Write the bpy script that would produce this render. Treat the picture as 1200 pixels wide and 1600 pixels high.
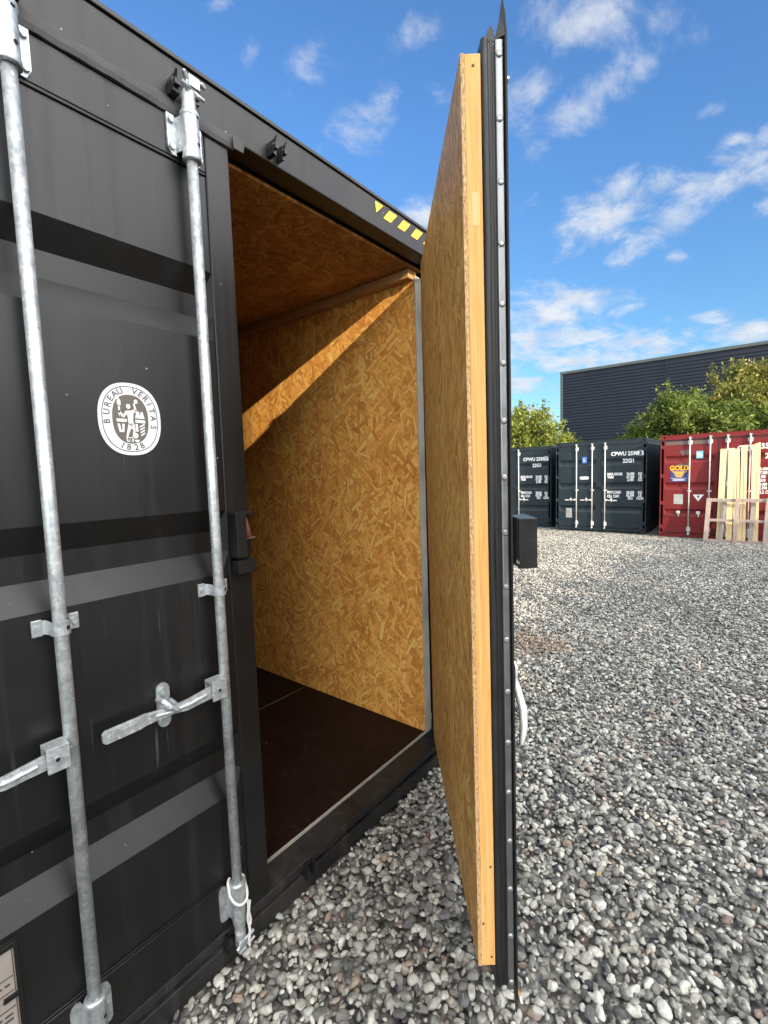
import bpy, math, random
import numpy as np
from mathutils import Vector, Matrix

for o in list(bpy.data.objects):
    bpy.data.objects.remove(o)
S = bpy.context.scene
COL = S.collection
random.seed(7)
NP = np.random.default_rng(11)
R = math.radians

# ------------------------------------------------------------------ camera
CAM = Vector((-2.0858, -1.2205, 1.4945))
YAW, PITCH, ROLL, FPX = 0.8967, -0.0862, -0.0310, 731.24


def cam_axes():
    f = Vector((math.sin(YAW) * math.cos(PITCH), math.cos(YAW) * math.cos(PITCH), math.sin(PITCH)))
    r = Vector((math.cos(YAW), -math.sin(YAW), 0))
    u = r.cross(f)
    r2 = r * math.cos(ROLL) + u * math.sin(ROLL)
    u2 = u * math.cos(ROLL) - r * math.sin(ROLL)
    return r2, u2, f


AR, AU, AF = cam_axes()
cd = bpy.data.cameras.new('camera')
cam = bpy.data.objects.new('camera', cd)
COL.objects.link(cam)
cam.matrix_world = Matrix(((AR.x, AU.x, -AF.x, CAM.x), (AR.y, AU.y, -AF.y, CAM.y), (AR.z, AU.z, -AF.z, CAM.z), (0, 0, 0, 1)))
cd.sensor_fit = 'VERTICAL'
cd.sensor_height = 24.0
cd.lens = 24.0 * FPX / 1600
cd.clip_start = 0.02
cd.clip_end = 2000
S.camera = cam

# ------------------------------------------------------------------ sun, sky, exposure
SUN_TO = Vector((0.377, 1.0, -0.36)).normalized()
sl = bpy.data.lights.new('sun', 'SUN')
sl.energy = 2.0
sl.angle = R(0.53)
sl.color = (1.0, 0.86, 0.68)
sun = bpy.data.objects.new('sun', sl)
COL.objects.link(sun)
sun.location = (-20, -30, 20)
sun.rotation_euler = SUN_TO.to_track_quat('-Z', 'Y').to_euler()
S.view_settings.view_transform = 'Standard'
S.view_settings.look = 'None'
S.view_settings.gamma = 1
S.view_settings.exposure = 1.9
S.view_settings.use_curve_mapping = False
S.render.engine = 'CYCLES'
S.cycles.max_bounces = 8
S.cycles.diffuse_bounces = 4
S.cycles.glossy_bounces = 3
S.cycles.transparent_max_bounces = 4
S.cycles.use_denoising = True


def lnk(nt, a, b):
    nt.links.new(a, b)


class NT:
    """small node helper"""

    def __init__(self, nt):
        self.nt = nt

    def n(self, t, **kw):
        nd = self.nt.nodes.new(t)
        for k, v in kw.items():
            setattr(nd, k, v)
        return nd

    def put(self, sock, v):
        if hasattr(v, 'is_output'):
            self.nt.links.new(v, sock)
        elif v is not None:
            sock.default_value = v

    def math(self, op, a, b=None, c=None, clamp=False):
        nd = self.n('ShaderNodeMath', operation=op)
        nd.use_clamp = clamp
        self.put(nd.inputs[0], a)
        if b is not None:
            self.put(nd.inputs[1], b)
        if c is not None:
            self.put(nd.inputs[2], c)
        return nd.outputs[0]

    def vmath(self, op, a, b=None, s=None):
        nd = self.n('ShaderNodeVectorMath', operation=op)
        self.put(nd.inputs[0], a)
        if b is not None:
            self.put(nd.inputs[1], b)
        if s is not None:
            self.put(nd.inputs['Scale'], s)
        return nd.outputs['Value'] if op in ('DOT_PRODUCT', 'LENGTH', 'DISTANCE') else nd.outputs[0]

    def noise(self, v, scale, detail=3, rough=0.5, dist=0.0, dims='3D'):
        nd = self.n('ShaderNodeTexNoise', noise_dimensions=dims)
        self.put(nd.inputs['Vector'], v)
        nd.inputs['Scale'].default_value = scale
        nd.inputs['Detail'].default_value = detail
        nd.inputs['Roughness'].default_value = rough
        nd.inputs['Distortion'].default_value = dist
        return nd.outputs[0]

    def ramp(self, f, stops, interp='LINEAR'):
        nd = self.n('ShaderNodeValToRGB')
        cr = nd.color_ramp
        cr.interpolation = interp
        while len(cr.elements) > 1:
            cr.elements.remove(cr.elements[0])
        cr.elements[0].position = stops[0][0]
        c = stops[0][1]
        cr.elements[0].color = (*c, 1) if not isinstance(c, float) else (c, c, c, 1)
        for p, c in stops[1:]:
            e = cr.elements.new(p)
            e.color = (*c, 1) if not isinstance(c, float) else (c, c, c, 1)
        self.put(nd.inputs[0], f)
        return nd.outputs[0]

    def mix(self, f, a, b, mode='MIX'):
        nd = self.n('ShaderNodeMix', data_type='RGBA', blend_type=mode)
        self.put(nd.inputs[0], f)
        self.put(nd.inputs[6], (*a, 1) if isinstance(a, tuple) and len(a) == 3 else a)
        self.put(nd.inputs[7], (*b, 1) if isinstance(b, tuple) and len(b) == 3 else b)
        return nd.outputs[2]

    def mapr(self, f, a, b, c=0.0, d=1.0, smooth=False):
        nd = self.n('ShaderNodeMapRange')
        if smooth:
            nd.interpolation_type = 'SMOOTHSTEP'
        self.put(nd.inputs[0], f)
        for i, v in enumerate((a, b, c, d)):
            self.put(nd.inputs[1 + i], v)
        return nd.outputs[0]

    def bump(self, h, strength=0.3, dist=0.01):
        nd = self.n('ShaderNodeBump')
        nd.inputs['Strength'].default_value = strength
        nd.inputs['Distance'].default_value = dist
        self.put(nd.inputs['Height'], h)
        return nd.outputs[0]

    def combine(self, x, y, z=0.0):
        nd = self.n('ShaderNodeCombineXYZ')
        self.put(nd.inputs[0], x)
        self.put(nd.inputs[1], y)
        self.put(nd.inputs[2], z)
        return nd.outputs[0]

    def sep(self, v):
        nd = self.n('ShaderNodeSeparateXYZ')
        self.put(nd.inputs[0], v)
        return nd.outputs


def pix_dir(x, y):
    return (AR * ((x - 600) / FPX) - AU * ((y - 800) / FPX) + AF).normalized()


def make_world():
    w = bpy.data.worlds.new('World')
    S.world = w
    w.use_nodes = True
    nt = w.node_tree
    nt.nodes.clear()
    N = NT(nt)
    sky = N.n('ShaderNodeTexSky', sky_type='NISHITA')
    sky.sun_disc = False
    sky.sun_elevation = math.asin(-SUN_TO.z)
    sky.sun_rotation = math.atan2(-SUN_TO.x, -SUN_TO.y)
    sky.air_density = 1.0
    sky.dust_density = 0.4
    sky.ozone_density = 2.2
    tc = N.n('ShaderNodeTexCoord')
    d = N.vmath('NORMALIZE', tc.outputs['Generated'])
    sx = N.sep(d)
    z = N.math('MAXIMUM', sx[2], 0.0)
    inv = N.math('DIVIDE', 1.0, N.math('ADD', z, 0.16))
    pl = N.combine(N.math('MULTIPLY', sx[0], inv), N.math('MULTIPLY', sx[1], inv), 0.0)
    # cloud field: fine fbm, slightly combed along one wind direction
    mp = N.n('ShaderNodeMapping')
    mp.inputs['Rotation'].default_value = (0, 0, R(52))
    mp.inputs['Scale'].default_value = (1.0, 1.3, 1.0)
    N.put(mp.inputs['Vector'], pl)
    f1 = N.noise(mp.outputs[0], 4.6, 11, 0.64, 0.3)
    blobs = [  # picture position, half length, half width, tilt, amount: the clouds seen that day
        (905, 40, 85, 50, 10, 0.95), (1020, 15, 85, 35, -15, 0.62), (818, 135, 52, 40, 15, 0.85), (905, 165, 105, 34, 38, 0.80),
        (850, 225, 60, 20, 45, 0.66), (680, 150, 30, 55, 75, 0.72), (580, 190, 90, 34, 35, 0.68), (465, 105, 80, 42, 40, 0.62),
        (385, 95, 24, 32, -50, 0.64), (945, 335, 125, 40, 20, 0.92), (1100, 305, 125, 36, 27, 0.95), (1100, 178, 42, 12, 15, 0.6),
        (1150, 218, 50, 15, 15, 0.66), (1198, 212, 26, 18, 10, 0.8), (1198, 325, 26, 18, 10, 0.7), (985, 390, 40, 18, 30, 0.66), (1060, 403, 24, 11, 25, 0.66),
        (865, 486, 110, 34, 8, 1.15), (850, 528, 130, 32, 0, 0.95), (950, 552, 150, 28, 8, 1.05), (830, 602, 46, 15, 0, 1.05), (1112, 494, 28, 11, 5, 0.85),
        (1155, 526, 75, 18, 12, 1.0), (1090, 545, 60, 12, 5, 0.8), (660, 346, 46, 26, 20, 1.0), (815, 650, 60, 20, 0, 0.9), (940, 620, 120, 30, 0, 0.6),
        (640, 60, 50, 30, 40, 0.56), (340, 8, 30, 18, 20, 0.56), (840, 300, 34, 16, 40, 0.64), (1000, 110, 55, 22, 40, 0.58), (800, 560, 60, 30, 0, 0.8),
    ]
    tot = None
    for px, py, a, b, ang, amt in blobs:
        c = pix_dir(px, py)
        e1 = pix_dir(px + 10 * math.cos(R(ang)), py - 10 * math.sin(R(ang))) - c
        e1.normalize()
        e2 = c.cross(e1).normalized()
        # angular size of the half axes
        sa = (pix_dir(px + a * math.cos(R(ang)), py - a * math.sin(R(ang))) - c).length
        sb = (pix_dir(px + b * math.sin(R(ang)), py + b * math.cos(R(ang))) - c).length
        u = N.math('MULTIPLY', N.vmath('DOT_PRODUCT', N.vmath('SUBTRACT', d, tuple(c)), tuple(e1)), 1 / sa)
        v = N.math('MULTIPLY', N.vmath('DOT_PRODUCT', N.vmath('SUBTRACT', d, tuple(c)), tuple(e2)), 1 / sb)
        front = N.math('MULTIPLY', N.math('SUBTRACT', 1.0, N.vmath('DOT_PRODUCT', d, tuple(c))), 6.0)
        q = N.math('ADD', N.math('ADD', N.math('MULTIPLY', u, u), N.math('MULTIPLY', v, v)), front)
        g = N.math('MULTIPLY', N.math('POWER', 2.718, N.math('MULTIPLY', q, -0.75)), amt)
        tot = g if tot is None else N.math('MAXIMUM', tot, g)
    # denser cloud added outside the view to brighten and neutralise the shade
    back = N.mapr(N.vmath('DOT_PRODUCT', d, tuple(AF)), 0.15, 0.5, 1.0, 0.0, True)
    gen = N.math('MULTIPLY', N.mapr(N.noise(pl, 0.9, 2, 0.5), 0.27, 0.50, 0.0, 1.0, True), back)
    cov = N.math('ADD', tot, gen)
    m = N.mapr(N.math('ADD', N.math('MULTIPLY', f1, 1.75), N.math('MULTIPLY', cov, 0.56)), 1.02, 1.62, 0.0, 1.0, True)
    m = N.math('MULTIPLY', m, N.mapr(cov, 0.05, 0.3, 0.0, 1.0, True))
    m = N.math('MULTIPLY', m, 0.92)
    shade = N.mapr(N.noise(mp.outputs[0], 6.0, 5, 0.6, 0.2), 0.3, 0.7, 0.0, 1.0)
    cc = N.mix(shade, (1.16, 1.28, 1.46), (1.70, 1.72, 1.76))
    # clouds scatter forward: brighter towards the sun, boosted to fill the shade
    fs = N.math('MAXIMUM', N.vmath('DOT_PRODUCT', d, tuple(-SUN_TO)), 0.0)
    cc = N.vmath('ADD', cc, N.vmath('SCALE', (17.2, 16.3, 15.2), s=N.math('POWER', fs, 1.3)))
    tint = N.mix(N.mapr(z, 0.05, 0.55, 0.0, 1.0), (0.222, 0.312, 0.343), (0.259, 0.391, 0.508))
    skyc = N.mix(1.0, sky.outputs[0], tint, 'MULTIPLY')
    col = N.mix(m, skyc, cc)
    bg = N.n('ShaderNodeBackground')
    bg.inputs['Strength'].default_value = 0.15
    N.put(bg.inputs['Color'], col)
    out = N.n('ShaderNodeOutputWorld')
    lnk(nt, bg.outputs[0], out.inputs[0])


make_world()

# ------------------------------------------------------------------ materials
MATS = {}


def mat_base(name):
    m = bpy.data.materials.new(name)
    m.use_nodes = True
    nt = m.node_tree
    nt.nodes.clear()
    N = NT(nt)
    b = N.n('ShaderNodeBsdfPrincipled')
    o = N.n('ShaderNodeOutputMaterial')
    lnk(nt, b.outputs[0], o.inputs[0])
    MATS[name] = m
    return m, N, b


def simple(name, col, rough=0.5, metal=0.0, var=0.12, nscale=12.0, bump=0.0, bscale=200, spec=None):
    m, N, b = mat_base(name)
    tc = N.n('ShaderNodeTexCoord')
    f = N.noise(tc.outputs['Object'], nscale, 5, 0.6)
    k = N.mapr(f, 0.3, 0.7, 1 - var, 1 + var)
    N.put(b.inputs['Base Color'], N.vmath('SCALE', tuple(col), s=k))
    N.put(b.inputs['Roughness'], N.mapr(f, 0.3, 0.7, max(0.05, rough - 0.06), min(1, rough + 0.06)))
    b.inputs['Metallic'].default_value = metal
    if spec is not None:
        b.inputs['Specular IOR Level'].default_value = spec
    if bump:
        N.put(b.inputs['Normal'], N.bump(N.noise(tc.outputs['Object'], bscale, 3), bump, 0.004))
    return m


def paint(name, col, rough=0.36, dust=0.35, dustcol=(0.16, 0.15, 0.14), chips=0.0, chipcol=(0.35, 0.33, 0.3), streak=0.3, spec=0.5):
    """container enamel: dust, faint rain streaks, tiny chips"""
    m, N, b = mat_base(name)
    tc = N.n('ShaderNodeTexCoord')
    v = tc.outputs['Object']
    mp = N.n('ShaderNodeMapping')
    mp.inputs['Scale'].default_value = (26, 26, 0.7)
    N.put(mp.inputs['Vector'], v)
    st = N.mapr(N.noise(mp.outputs[0], 1.0, 4, 0.6), 0.5, 0.8, 0.0, streak)
    cl = N.mapr(N.noise(v, 2.1, 6, 0.62), 0.42, 0.8, 0.0, dust)
    ds = N.math('ADD', st, cl, clamp=True)
    c = N.mix(N.math('MULTIPLY', ds, 0.3), col, dustcol)
    # specks
    vo = N.n('ShaderNodeTexVoronoi')
    vo.inputs['Scale'].default_value = 22
    N.put(vo.inputs['Vector'], v)
    rnd = N.sep(vo.outputs['Color'])[0]
    sp = N.math('MULTIPLY', N.math('LESS_THAN', vo.outputs['Distance'], N.math('MULTIPLY', rnd, 0.055)), N.math('GREATER_THAN', rnd, 0.86))
    c = N.mix(N.math('MULTIPLY', sp, chips), c, chipcol)
    N.put(b.inputs['Base Color'], c)
    N.put(b.inputs['Roughness'], N.math('ADD', rough, N.math('MULTIPLY', ds, 0.25)))
    b.inputs['Specular IOR Level'].default_value = spec
    h = N.math('ADD', N.math('MULTIPLY', N.noise(v, 420, 2), 0.25), N.noise(v, 5.5, 3))
    N.put(b.inputs['Normal'], N.bump(h, 0.10, 0.004))
    return m


paint('paint_dark', (0.0045, 0.0046, 0.0050), 0.38, chips=0.9, spec=0.50, dust=0.5, streak=0.6, dustcol=(0.045, 0.044, 0.043))
paint('paint_black', (0.012, 0.012, 0.013), 0.38, dust=0.5, chips=0.8, dustcol=(0.09, 0.085, 0.08), streak=0.5)
def scuff(m, layers, col, gate0=0.45):
    N = NT(m.node_tree)
    b = [n for n in m.node_tree.nodes if n.type == 'BSDF_PRINCIPLED'][0]
    tc = N.n('ShaderNodeTexCoord')
    out = b.inputs['Base Color'].links[0].from_socket
    for sc, th, ang in layers:
        mp = N.n('ShaderNodeMapping')
        mp.inputs['Rotation'].default_value = (0, ang, 0)
        mp.inputs['Scale'].default_value = sc
        N.put(mp.inputs['Vector'], tc.outputs['Object'])
        k = N.mapr(N.noise(mp.outputs[0], 1.0, 3, 0.6), th, th + 0.05, 0.0, 0.7, True)
        gate = N.mapr(N.noise(tc.outputs['Object'], 3.3, 4, 0.6), gate0, gate0 + 0.15, 0.0, 1.0, True)
        out = N.mix(N.math('MULTIPLY', k, gate), out, col)
    N.put(b.inputs['Base Color'], out)


scuff(MATS['paint_dark'], [((120, 120, 9), 0.72, 0.25), ((9, 120, 140), 0.74, 0.0), ((70, 70, 1.6), 0.66, 0.0)], (0.085, 0.085, 0.085), 0.5)


def sill_paint():
    m = paint('paint_sill', (0.0075, 0.0075, 0.008), 0.46, dust=0.9, chips=0.9, dustcol=(0.11, 0.10, 0.092), streak=0.9, spec=0.45)
    N = NT(m.node_tree)
    b = [n for n in m.node_tree.nodes if n.type == 'BSDF_PRINCIPLED'][0]
    src = b.inputs['Base Color'].links[0].from_socket
    tc = N.n('ShaderNodeTexCoord')
    out = src
    for sc, th, ang in (((3.5, 150, 150), 0.66, 0.0), ((150, 40, 5), 0.70, 0.4), ((14, 60, 60), 0.66, 0.15)):
        mp = N.n('ShaderNodeMapping')
        mp.inputs['Rotation'].default_value = (0, ang, ang)
        mp.inputs['Scale'].default_value = sc
        N.put(mp.inputs['Vector'], tc.outputs['Object'])
        k = N.mapr(N.noise(mp.outputs[0], 1.0, 3, 0.6), th, th + 0.06, 0.0, 0.75, True)
        gate = N.mapr(N.noise(tc.outputs['Object'], 6.0, 3), 0.45, 0.65, 0.0, 1.0, True)
        out = N.mix(N.math('MULTIPLY', k, gate), out, (0.16, 0.155, 0.15))
    N.put(b.inputs['Base Color'], out)


sill_paint()
paint('paint_slate', (0.013, 0.024, 0.031), 0.45, dust=0.3, chips=0.3, spec=0.35, dustcol=(0.06, 0.065, 0.07))
paint('paint_red', (0.165, 0.014, 0.015), 0.5, dust=0.9, dustcol=(0.10, 0.04, 0.035), chips=0.8, streak=0.6, spec=0.3)
paint('paint_patch', (0.12, 0.075, 0.068), 0.6, dust=0.8, streak=0.8)
simple('rubber', (0.014, 0.0145, 0.015), 0.55, var=0.35, nscale=14, bump=0.15, bscale=60)
simple('rubber_grey', (0.046, 0.044, 0.042), 0.66, var=0.4, nscale=9, bump=0.2, bscale=40)
simple('black_steel', (0.011, 0.011, 0.012), 0.32, var=0.3, bump=0.1)
simple('rust', (0.16, 0.06, 0.03), 0.8, var=0.4, nscale=60, bump=0.4)
simple('strip_steel', (0.24, 0.245, 0.25), 0.40, 0.85, var=0.15, nscale=18, bump=0.05)
simple('rivet_steel', (0.36, 0.36, 0.36), 0.45, 0.8, var=0.25, nscale=80)
simple('dark_hole', (0.006, 0.006, 0.007), 0.8)
simple('white_print', (0.74, 0.75, 0.75), 0.45, var=0.03)
simple('cream_print', (0.78, 0.72, 0.66), 0.5, var=0.12, nscale=30)
simple('dark_print', (0.05, 0.047, 0.044), 0.5, var=0.05)
simple('brown_print', (0.125, 0.107, 0.088), 0.5, var=0.05)
simple('yellow_print', (0.80, 0.46, 0.02), 0.4, var=0.06)
simple('blue_print', (0.08, 0.18, 0.52), 0.5, var=0.05)
simple('cyan_print', (0.12, 0.42, 0.62), 0.5, var=0.05)
simple('navy_print', (0.03, 0.05, 0.2), 0.5, var=0.05)
simple('plate_beige', (0.33, 0.29, 0.26), 0.5, 0.2, var=0.14, nscale=8)
simple('plate_alu', (0.5, 0.5, 0.48), 0.4, 0.5, var=0.15)
simple('galv_far', (0.62, 0.63, 0.60), 0.5, 0.15, var=0.08)
simple('cord_white', (0.62, 0.61, 0.58), 0.8, var=0.15, nscale=300, bump=0.5, bscale=500)
simple('trim_grey', (0.36, 0.34, 0.29), 0.6, 0.0, var=0.15, nscale=10, bump=0.05)
simple('wall_navy', (0.008, 0.013, 0.025), 0.6, var=0.05, nscale=0.3, spec=0.3)
simple('coping_grey', (0.05, 0.062, 0.062), 0.5, var=0.08, nscale=1)
simple('blocker_grey', (0.60, 0.59, 0.57), 0.8, var=0.1, nscale=0.5)  # added shade block, kept pale to bounce light into the yard
simple('trunk_bark', (0.09, 0.07, 0.05), 0.9, var=0.3, nscale=20, bump=0.5, bscale=40)
simple('butt_orange', (0.55, 0.22, 0.06), 0.8, var=0.1, nscale=200)
simple('butt_white', (0.7, 0.68, 0.62), 0.8, var=0.1, nscale=200)
simple('dry_leaf', (0.42, 0.33, 0.12), 0.7, var=0.3, nscale=120)


def galv():
    m, N, b = mat_base('galvanised')
    tc = N.n('ShaderNodeTexCoord')
    v = tc.outputs['Object']
    vo = N.n('ShaderNodeTexVoronoi')
    vo.inputs['Scale'].default_value = 105
    N.put(vo.inputs['Vector'], N.vmath('ADD', v, N.vmath('SCALE', N.n('ShaderNodeTexNoise').outputs['Color'], s=0.004)))
    cell = N.sep(vo.outputs['Color'])[0]
    big = N.noise(v, 9, 5, 0.65)
    blot = N.noise(v, 46, 4, 0.65)
    k = N.math('ADD', N.math('MULTIPLY', cell, 0.22), N.math('ADD', N.math('MULTIPLY', big, 0.45), N.math('MULTIPLY', blot, 0.6)))
    c = N.ramp(k, [(0.34, (0.25, 0.275, 0.29)), (0.6, (0.43, 0.46, 0.475)), (0.86, (0.62, 0.65, 0.655))])
    drip = N.mapr(N.noise(v, 95, 3, 0.6), 0.63, 0.69, 0.0, 0.85, True)
    c = N.mix(drip, c, (0.83, 0.84, 0.82))
    N.put(b.inputs['Base Color'], c)
    b.inputs['Metallic'].default_value = 0.62
    N.put(b.inputs['Roughness'], N.mapr(blot, 0.3, 0.7, 0.34, 0.56))
    N.put(b.inputs['Normal'], N.bump(N.math('ADD', N.noise(v, 60, 4, 0.6), N.math('MULTIPLY', drip, 0.5)), 0.28, 0.003))


galv()


def osb_group():
    g = bpy.data.node_groups.new('osb_strands', 'ShaderNodeTree')
    g.interface.new_socket('Vector', in_out='INPUT', socket_type='NodeSocketVector')
    g.interface.new_socket('Spread', in_out='INPUT', socket_type='NodeSocketFloat')
    g.interface.new_socket('Value', in_out='OUTPUT', socket_type='NodeSocketFloat')
    g.interface.new_socket('Height', in_out='OUTPUT', socket_type='NodeSocketFloat')
    N = NT(g)
    gi = N.n('NodeGroupInput')
    go = N.n('NodeGroupOutput')
    co = gi.outputs[0]
    warp = N.vmath('SCALE', N.vmath('SUBTRACT', N.n('ShaderNodeTexNoise').outputs['Color'], (0.5, 0.5, 0.5)), s=0.0)
    val = None
    hgt = None
    layers = [(15, 9.9, 9.9, 0.0), (11, 0.012, 0.075, 1.7), (13, 0.011, 0.06, 3.1), (9, 0.016, 0.085, 4.9), (17, 0.007, 0.05, 6.3), (10, 0.009, 0.08, 8.8)]
    for i, (sc, wd, ln, off) in enumerate(layers):
        p = N.vmath('ADD', co, (off, off * 0.7, 0.0))
        vo = N.n('ShaderNodeTexVoronoi', voronoi_dimensions='2D')
        vo.inputs['Scale'].default_value = sc
        N.put(vo.inputs['Vector'], p)
        rc = N.sep(vo.outputs['Color'])
        loc = N.vmath('SUBTRACT', p, vo.outputs['Position'])
        ang = N.math('MULTIPLY', N.math('SUBTRACT', rc[0], 0.5), gi.outputs[1])
        rot = N.n('ShaderNodeVectorRotate', rotation_type='Z_AXIS')
        N.put(rot.inputs['Vector'], loc)
        N.put(rot.inputs['Angle'], ang)
        l = N.sep(rot.outputs[0])
        wob = N.math('MULTIPLY', N.math('SUBTRACT', N.noise(N.vmath('ADD', p, vo.outputs['Position']), 60, 2), 0.5), 0.0045)
        lx = N.math('ADD', l[0], wob)
        gr = N.noise(N.combine(N.math('MULTIPLY', lx, 330.0), N.math('MULTIPLY', l[1], 13.0), N.math('MULTIPLY', rc[1], 40.0)), 1.0, 3, 0.6)
        v = N.math('ADD', N.math('ADD', N.math('MULTIPLY', rc[1], 0.56), 0.05), N.math('MULTIPLY', gr, 0.46))
        if val is None:
            val, hgt = v, N.math('MULTIPLY', rc[1], 0.4)
        else:
            sz = N.math('ADD', 0.45, N.math('MULTIPLY', rc[2], 0.75))
            dx = N.math('ABSOLUTE', lx)
            dy = N.math('ABSOLUTE', N.math('ADD', l[1], N.math('MULTIPLY', wob, 1.5)))
            mw = N.math('MULTIPLY', sz, wd)
            ml = N.math('MULTIPLY', sz, ln)
            mk = N.math('MULTIPLY', N.mapr(dx, mw, N.math('MULTIPLY', mw, 0.86), 0.0, 1.0), N.mapr(dy, ml, N.math('MULTIPLY', ml, 0.93), 0.0, 1.0))
            edge = N.math('MULTIPLY', N.mapr(dx, N.math('MULTIPLY', mw, 1.45), mw, 0.0, 1.0), N.mapr(dy, N.math('MULTIPLY', ml, 1.08), ml, 0.0, 1.0))
            val = N.math('MULTIPLY', val, N.math('SUBTRACT', 1.0, N.math('MULTIPLY', edge, 0.36)))
            mx = N.n('ShaderNodeMix', data_type='FLOAT')
            N.put(mx.inputs[0], mk)
            N.put(mx.inputs[2], val)
            N.put(mx.inputs[3], v)
            val = mx.outputs[0]
            mh = N.n('ShaderNodeMix', data_type='FLOAT')
            N.put(mh.inputs[0], mk)
            N.put(mh.inputs[2], hgt)
            N.put(mh.inputs[3], N.math('ADD', 0.25 + i * 0.13, N.math('MULTIPLY', gr, 0.3)))
            hgt = mh.outputs[0]
    lnk(g, val, go.inputs[0])
    lnk(g, hgt, go.inputs[1])
    return g


OSB = osb_group()


def osb(name, ax, spread, stops, rough=0.55):
    m, N, b = mat_base(name)
    tc = N.n('ShaderNodeTexCoord')
    s = N.sep(tc.outputs['Object'])
    g = N.n('ShaderNodeGroup')
    g.node_tree = OSB
    N.put(g.inputs[0], N.vmath('SCALE', N.combine(s[ax[0]], s[ax[1]], 0.0), s=1.28))
    g.inputs[1].default_value = spread
    big = N.noise(tc.outputs['Object'], 1.7, 3, 0.5)
    k = N.math('ADD', g.outputs[0], N.mapr(big, 0.3, 0.7, -0.06, 0.06))
    N.put(b.inputs['Base Color'], N.ramp(k, stops))
    b.inputs['Roughness'].default_value = rough
    b.inputs['Specular IOR Level'].default_value = 0.35
    N.put(b.inputs['Normal'], N.bump(g.outputs[1], 0.45, 0.003))
    return m


GOLD = [(0.06, (0.216, 0.079, 0.015)), (0.28, (0.531, 0.223, 0.042)), (0.5, (0.708, 0.328, 0.070)), (0.72, (0.854, 0.454, 0.116)), (0.95, (0.854, 0.693, 0.224))]
GREY = [(0.06, (0.208, 0.085, 0.017)), (0.3, (0.408, 0.199, 0.051)), (0.5, (0.538, 0.285, 0.080)), (0.72, (0.651, 0.378, 0.118)), (0.95, (0.651, 0.541, 0.194))]
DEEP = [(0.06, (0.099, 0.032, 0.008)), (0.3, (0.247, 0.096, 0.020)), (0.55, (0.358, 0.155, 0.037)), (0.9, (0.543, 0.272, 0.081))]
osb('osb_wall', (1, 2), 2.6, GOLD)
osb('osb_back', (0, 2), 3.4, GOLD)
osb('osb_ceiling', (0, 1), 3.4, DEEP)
osb('osb_door', (0, 2), 2.2, GREY)


def osb_edge():
    m, N, b = mat_base('osb_edge')
    tc = N.n('ShaderNodeTexCoord')
    mp = N.n('ShaderNodeMapping')
    mp.inputs['Scale'].default_value = (260, 260, 90)
    N.put(mp.inputs['Vector'], tc.outputs['Object'])
    f = N.noise(mp.outputs[0], 1.0, 4, 0.7)
    N.put(b.inputs['Base Color'], N.ramp(f, [(0.32, (0.12, 0.055, 0.02)), (0.45, (0.45, 0.27, 0.12)), (0.62, (0.62, 0.43, 0.23)), (0.8, (0.72, 0.56, 0.36))]))
    b.inputs['Roughness'].default_value = 0.8
    N.put(b.inputs['Normal'], N.bump(f, 0.6, 0.003))


osb_edge()


def wood(name, stops, knots=True, gscale=(70, 70, 1.3), rough=0.6):
    m, N, b = mat_base(name)
    tc = N.n('ShaderNodeTexCoord')
    v = tc.outputs['Object']
    info = N.n('ShaderNodeObjectInfo')
    v = N.vmath('ADD', v, N.combine(0.0, 0.0, N.math('MULTIPLY', info.outputs['Random'], 17.0)))
    warp = N.vmath('SCALE', N.vmath('SUBTRACT', N.noise(v, 2.5, 2), (0.5, 0.5, 0.5)), s=0.02)
    mp = N.n('ShaderNodeMapping')
    mp.inputs['Scale'].default_value = gscale
    N.put(mp.inputs['Vector'], N.vmath('ADD', v, warp))
    f = N.noise(mp.outputs[0], 1.0, 5, 0.55, 0.6)
    fine = N.noise(mp.outputs[0], 5.0, 2, 0.5)
    big = N.noise(v, 1.6, 2)
    k = N.math('ADD', N.math('MULTIPLY', f, 0.6), N.math('ADD', N.math('MULTIPLY', fine, 0.15), N.math('MULTIPLY', big, 0.25)))
    c = N.ramp(k, stops)
    if knots:
        mk = N.n('ShaderNodeMapping')
        mk.inputs['Scale'].default_value = (9, 9, 4.2)
        N.put(mk.inputs['Vector'], v)
        vo = N.n('ShaderNodeTexVoronoi')
        vo.inputs['Scale'].default_value = 1.0
        N.put(vo.inputs['Vector'], mk.outputs[0])
        gate = N.math('GREATER_THAN', N.sep(vo.outputs['Color'])[0], 0.55)
        d = N.mapr(vo.outputs['Distance'], 0.05, 0.12, 1.0, 0.0, True)
        c = N.mix(N.math('MULTIPLY', N.math('MULTIPLY', d, gate), 0.85), c, (0.20, 0.085, 0.025))
        ms = N.n('ShaderNodeMapping')
        ms.inputs['Scale'].default_value = (160, 160, 9)
        N.put(ms.inputs['Vector'], v)
        sl_ = N.mapr(N.noise(ms.outputs[0], 1.0, 1), 0.72, 0.77, 0.0, 0.6, True)
        c = N.mix(sl_, c, (0.23, 0.11, 0.035))
    N.put(b.inputs['Base Color'], c)
    b.inputs['Roughness'].default_value = rough
    b.inputs['Specular IOR Level'].default_value = 0.3
    N.put(b.inputs['Normal'], N.bump(N.math('ADD', f, fine), 0.12, 0.002))


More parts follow.
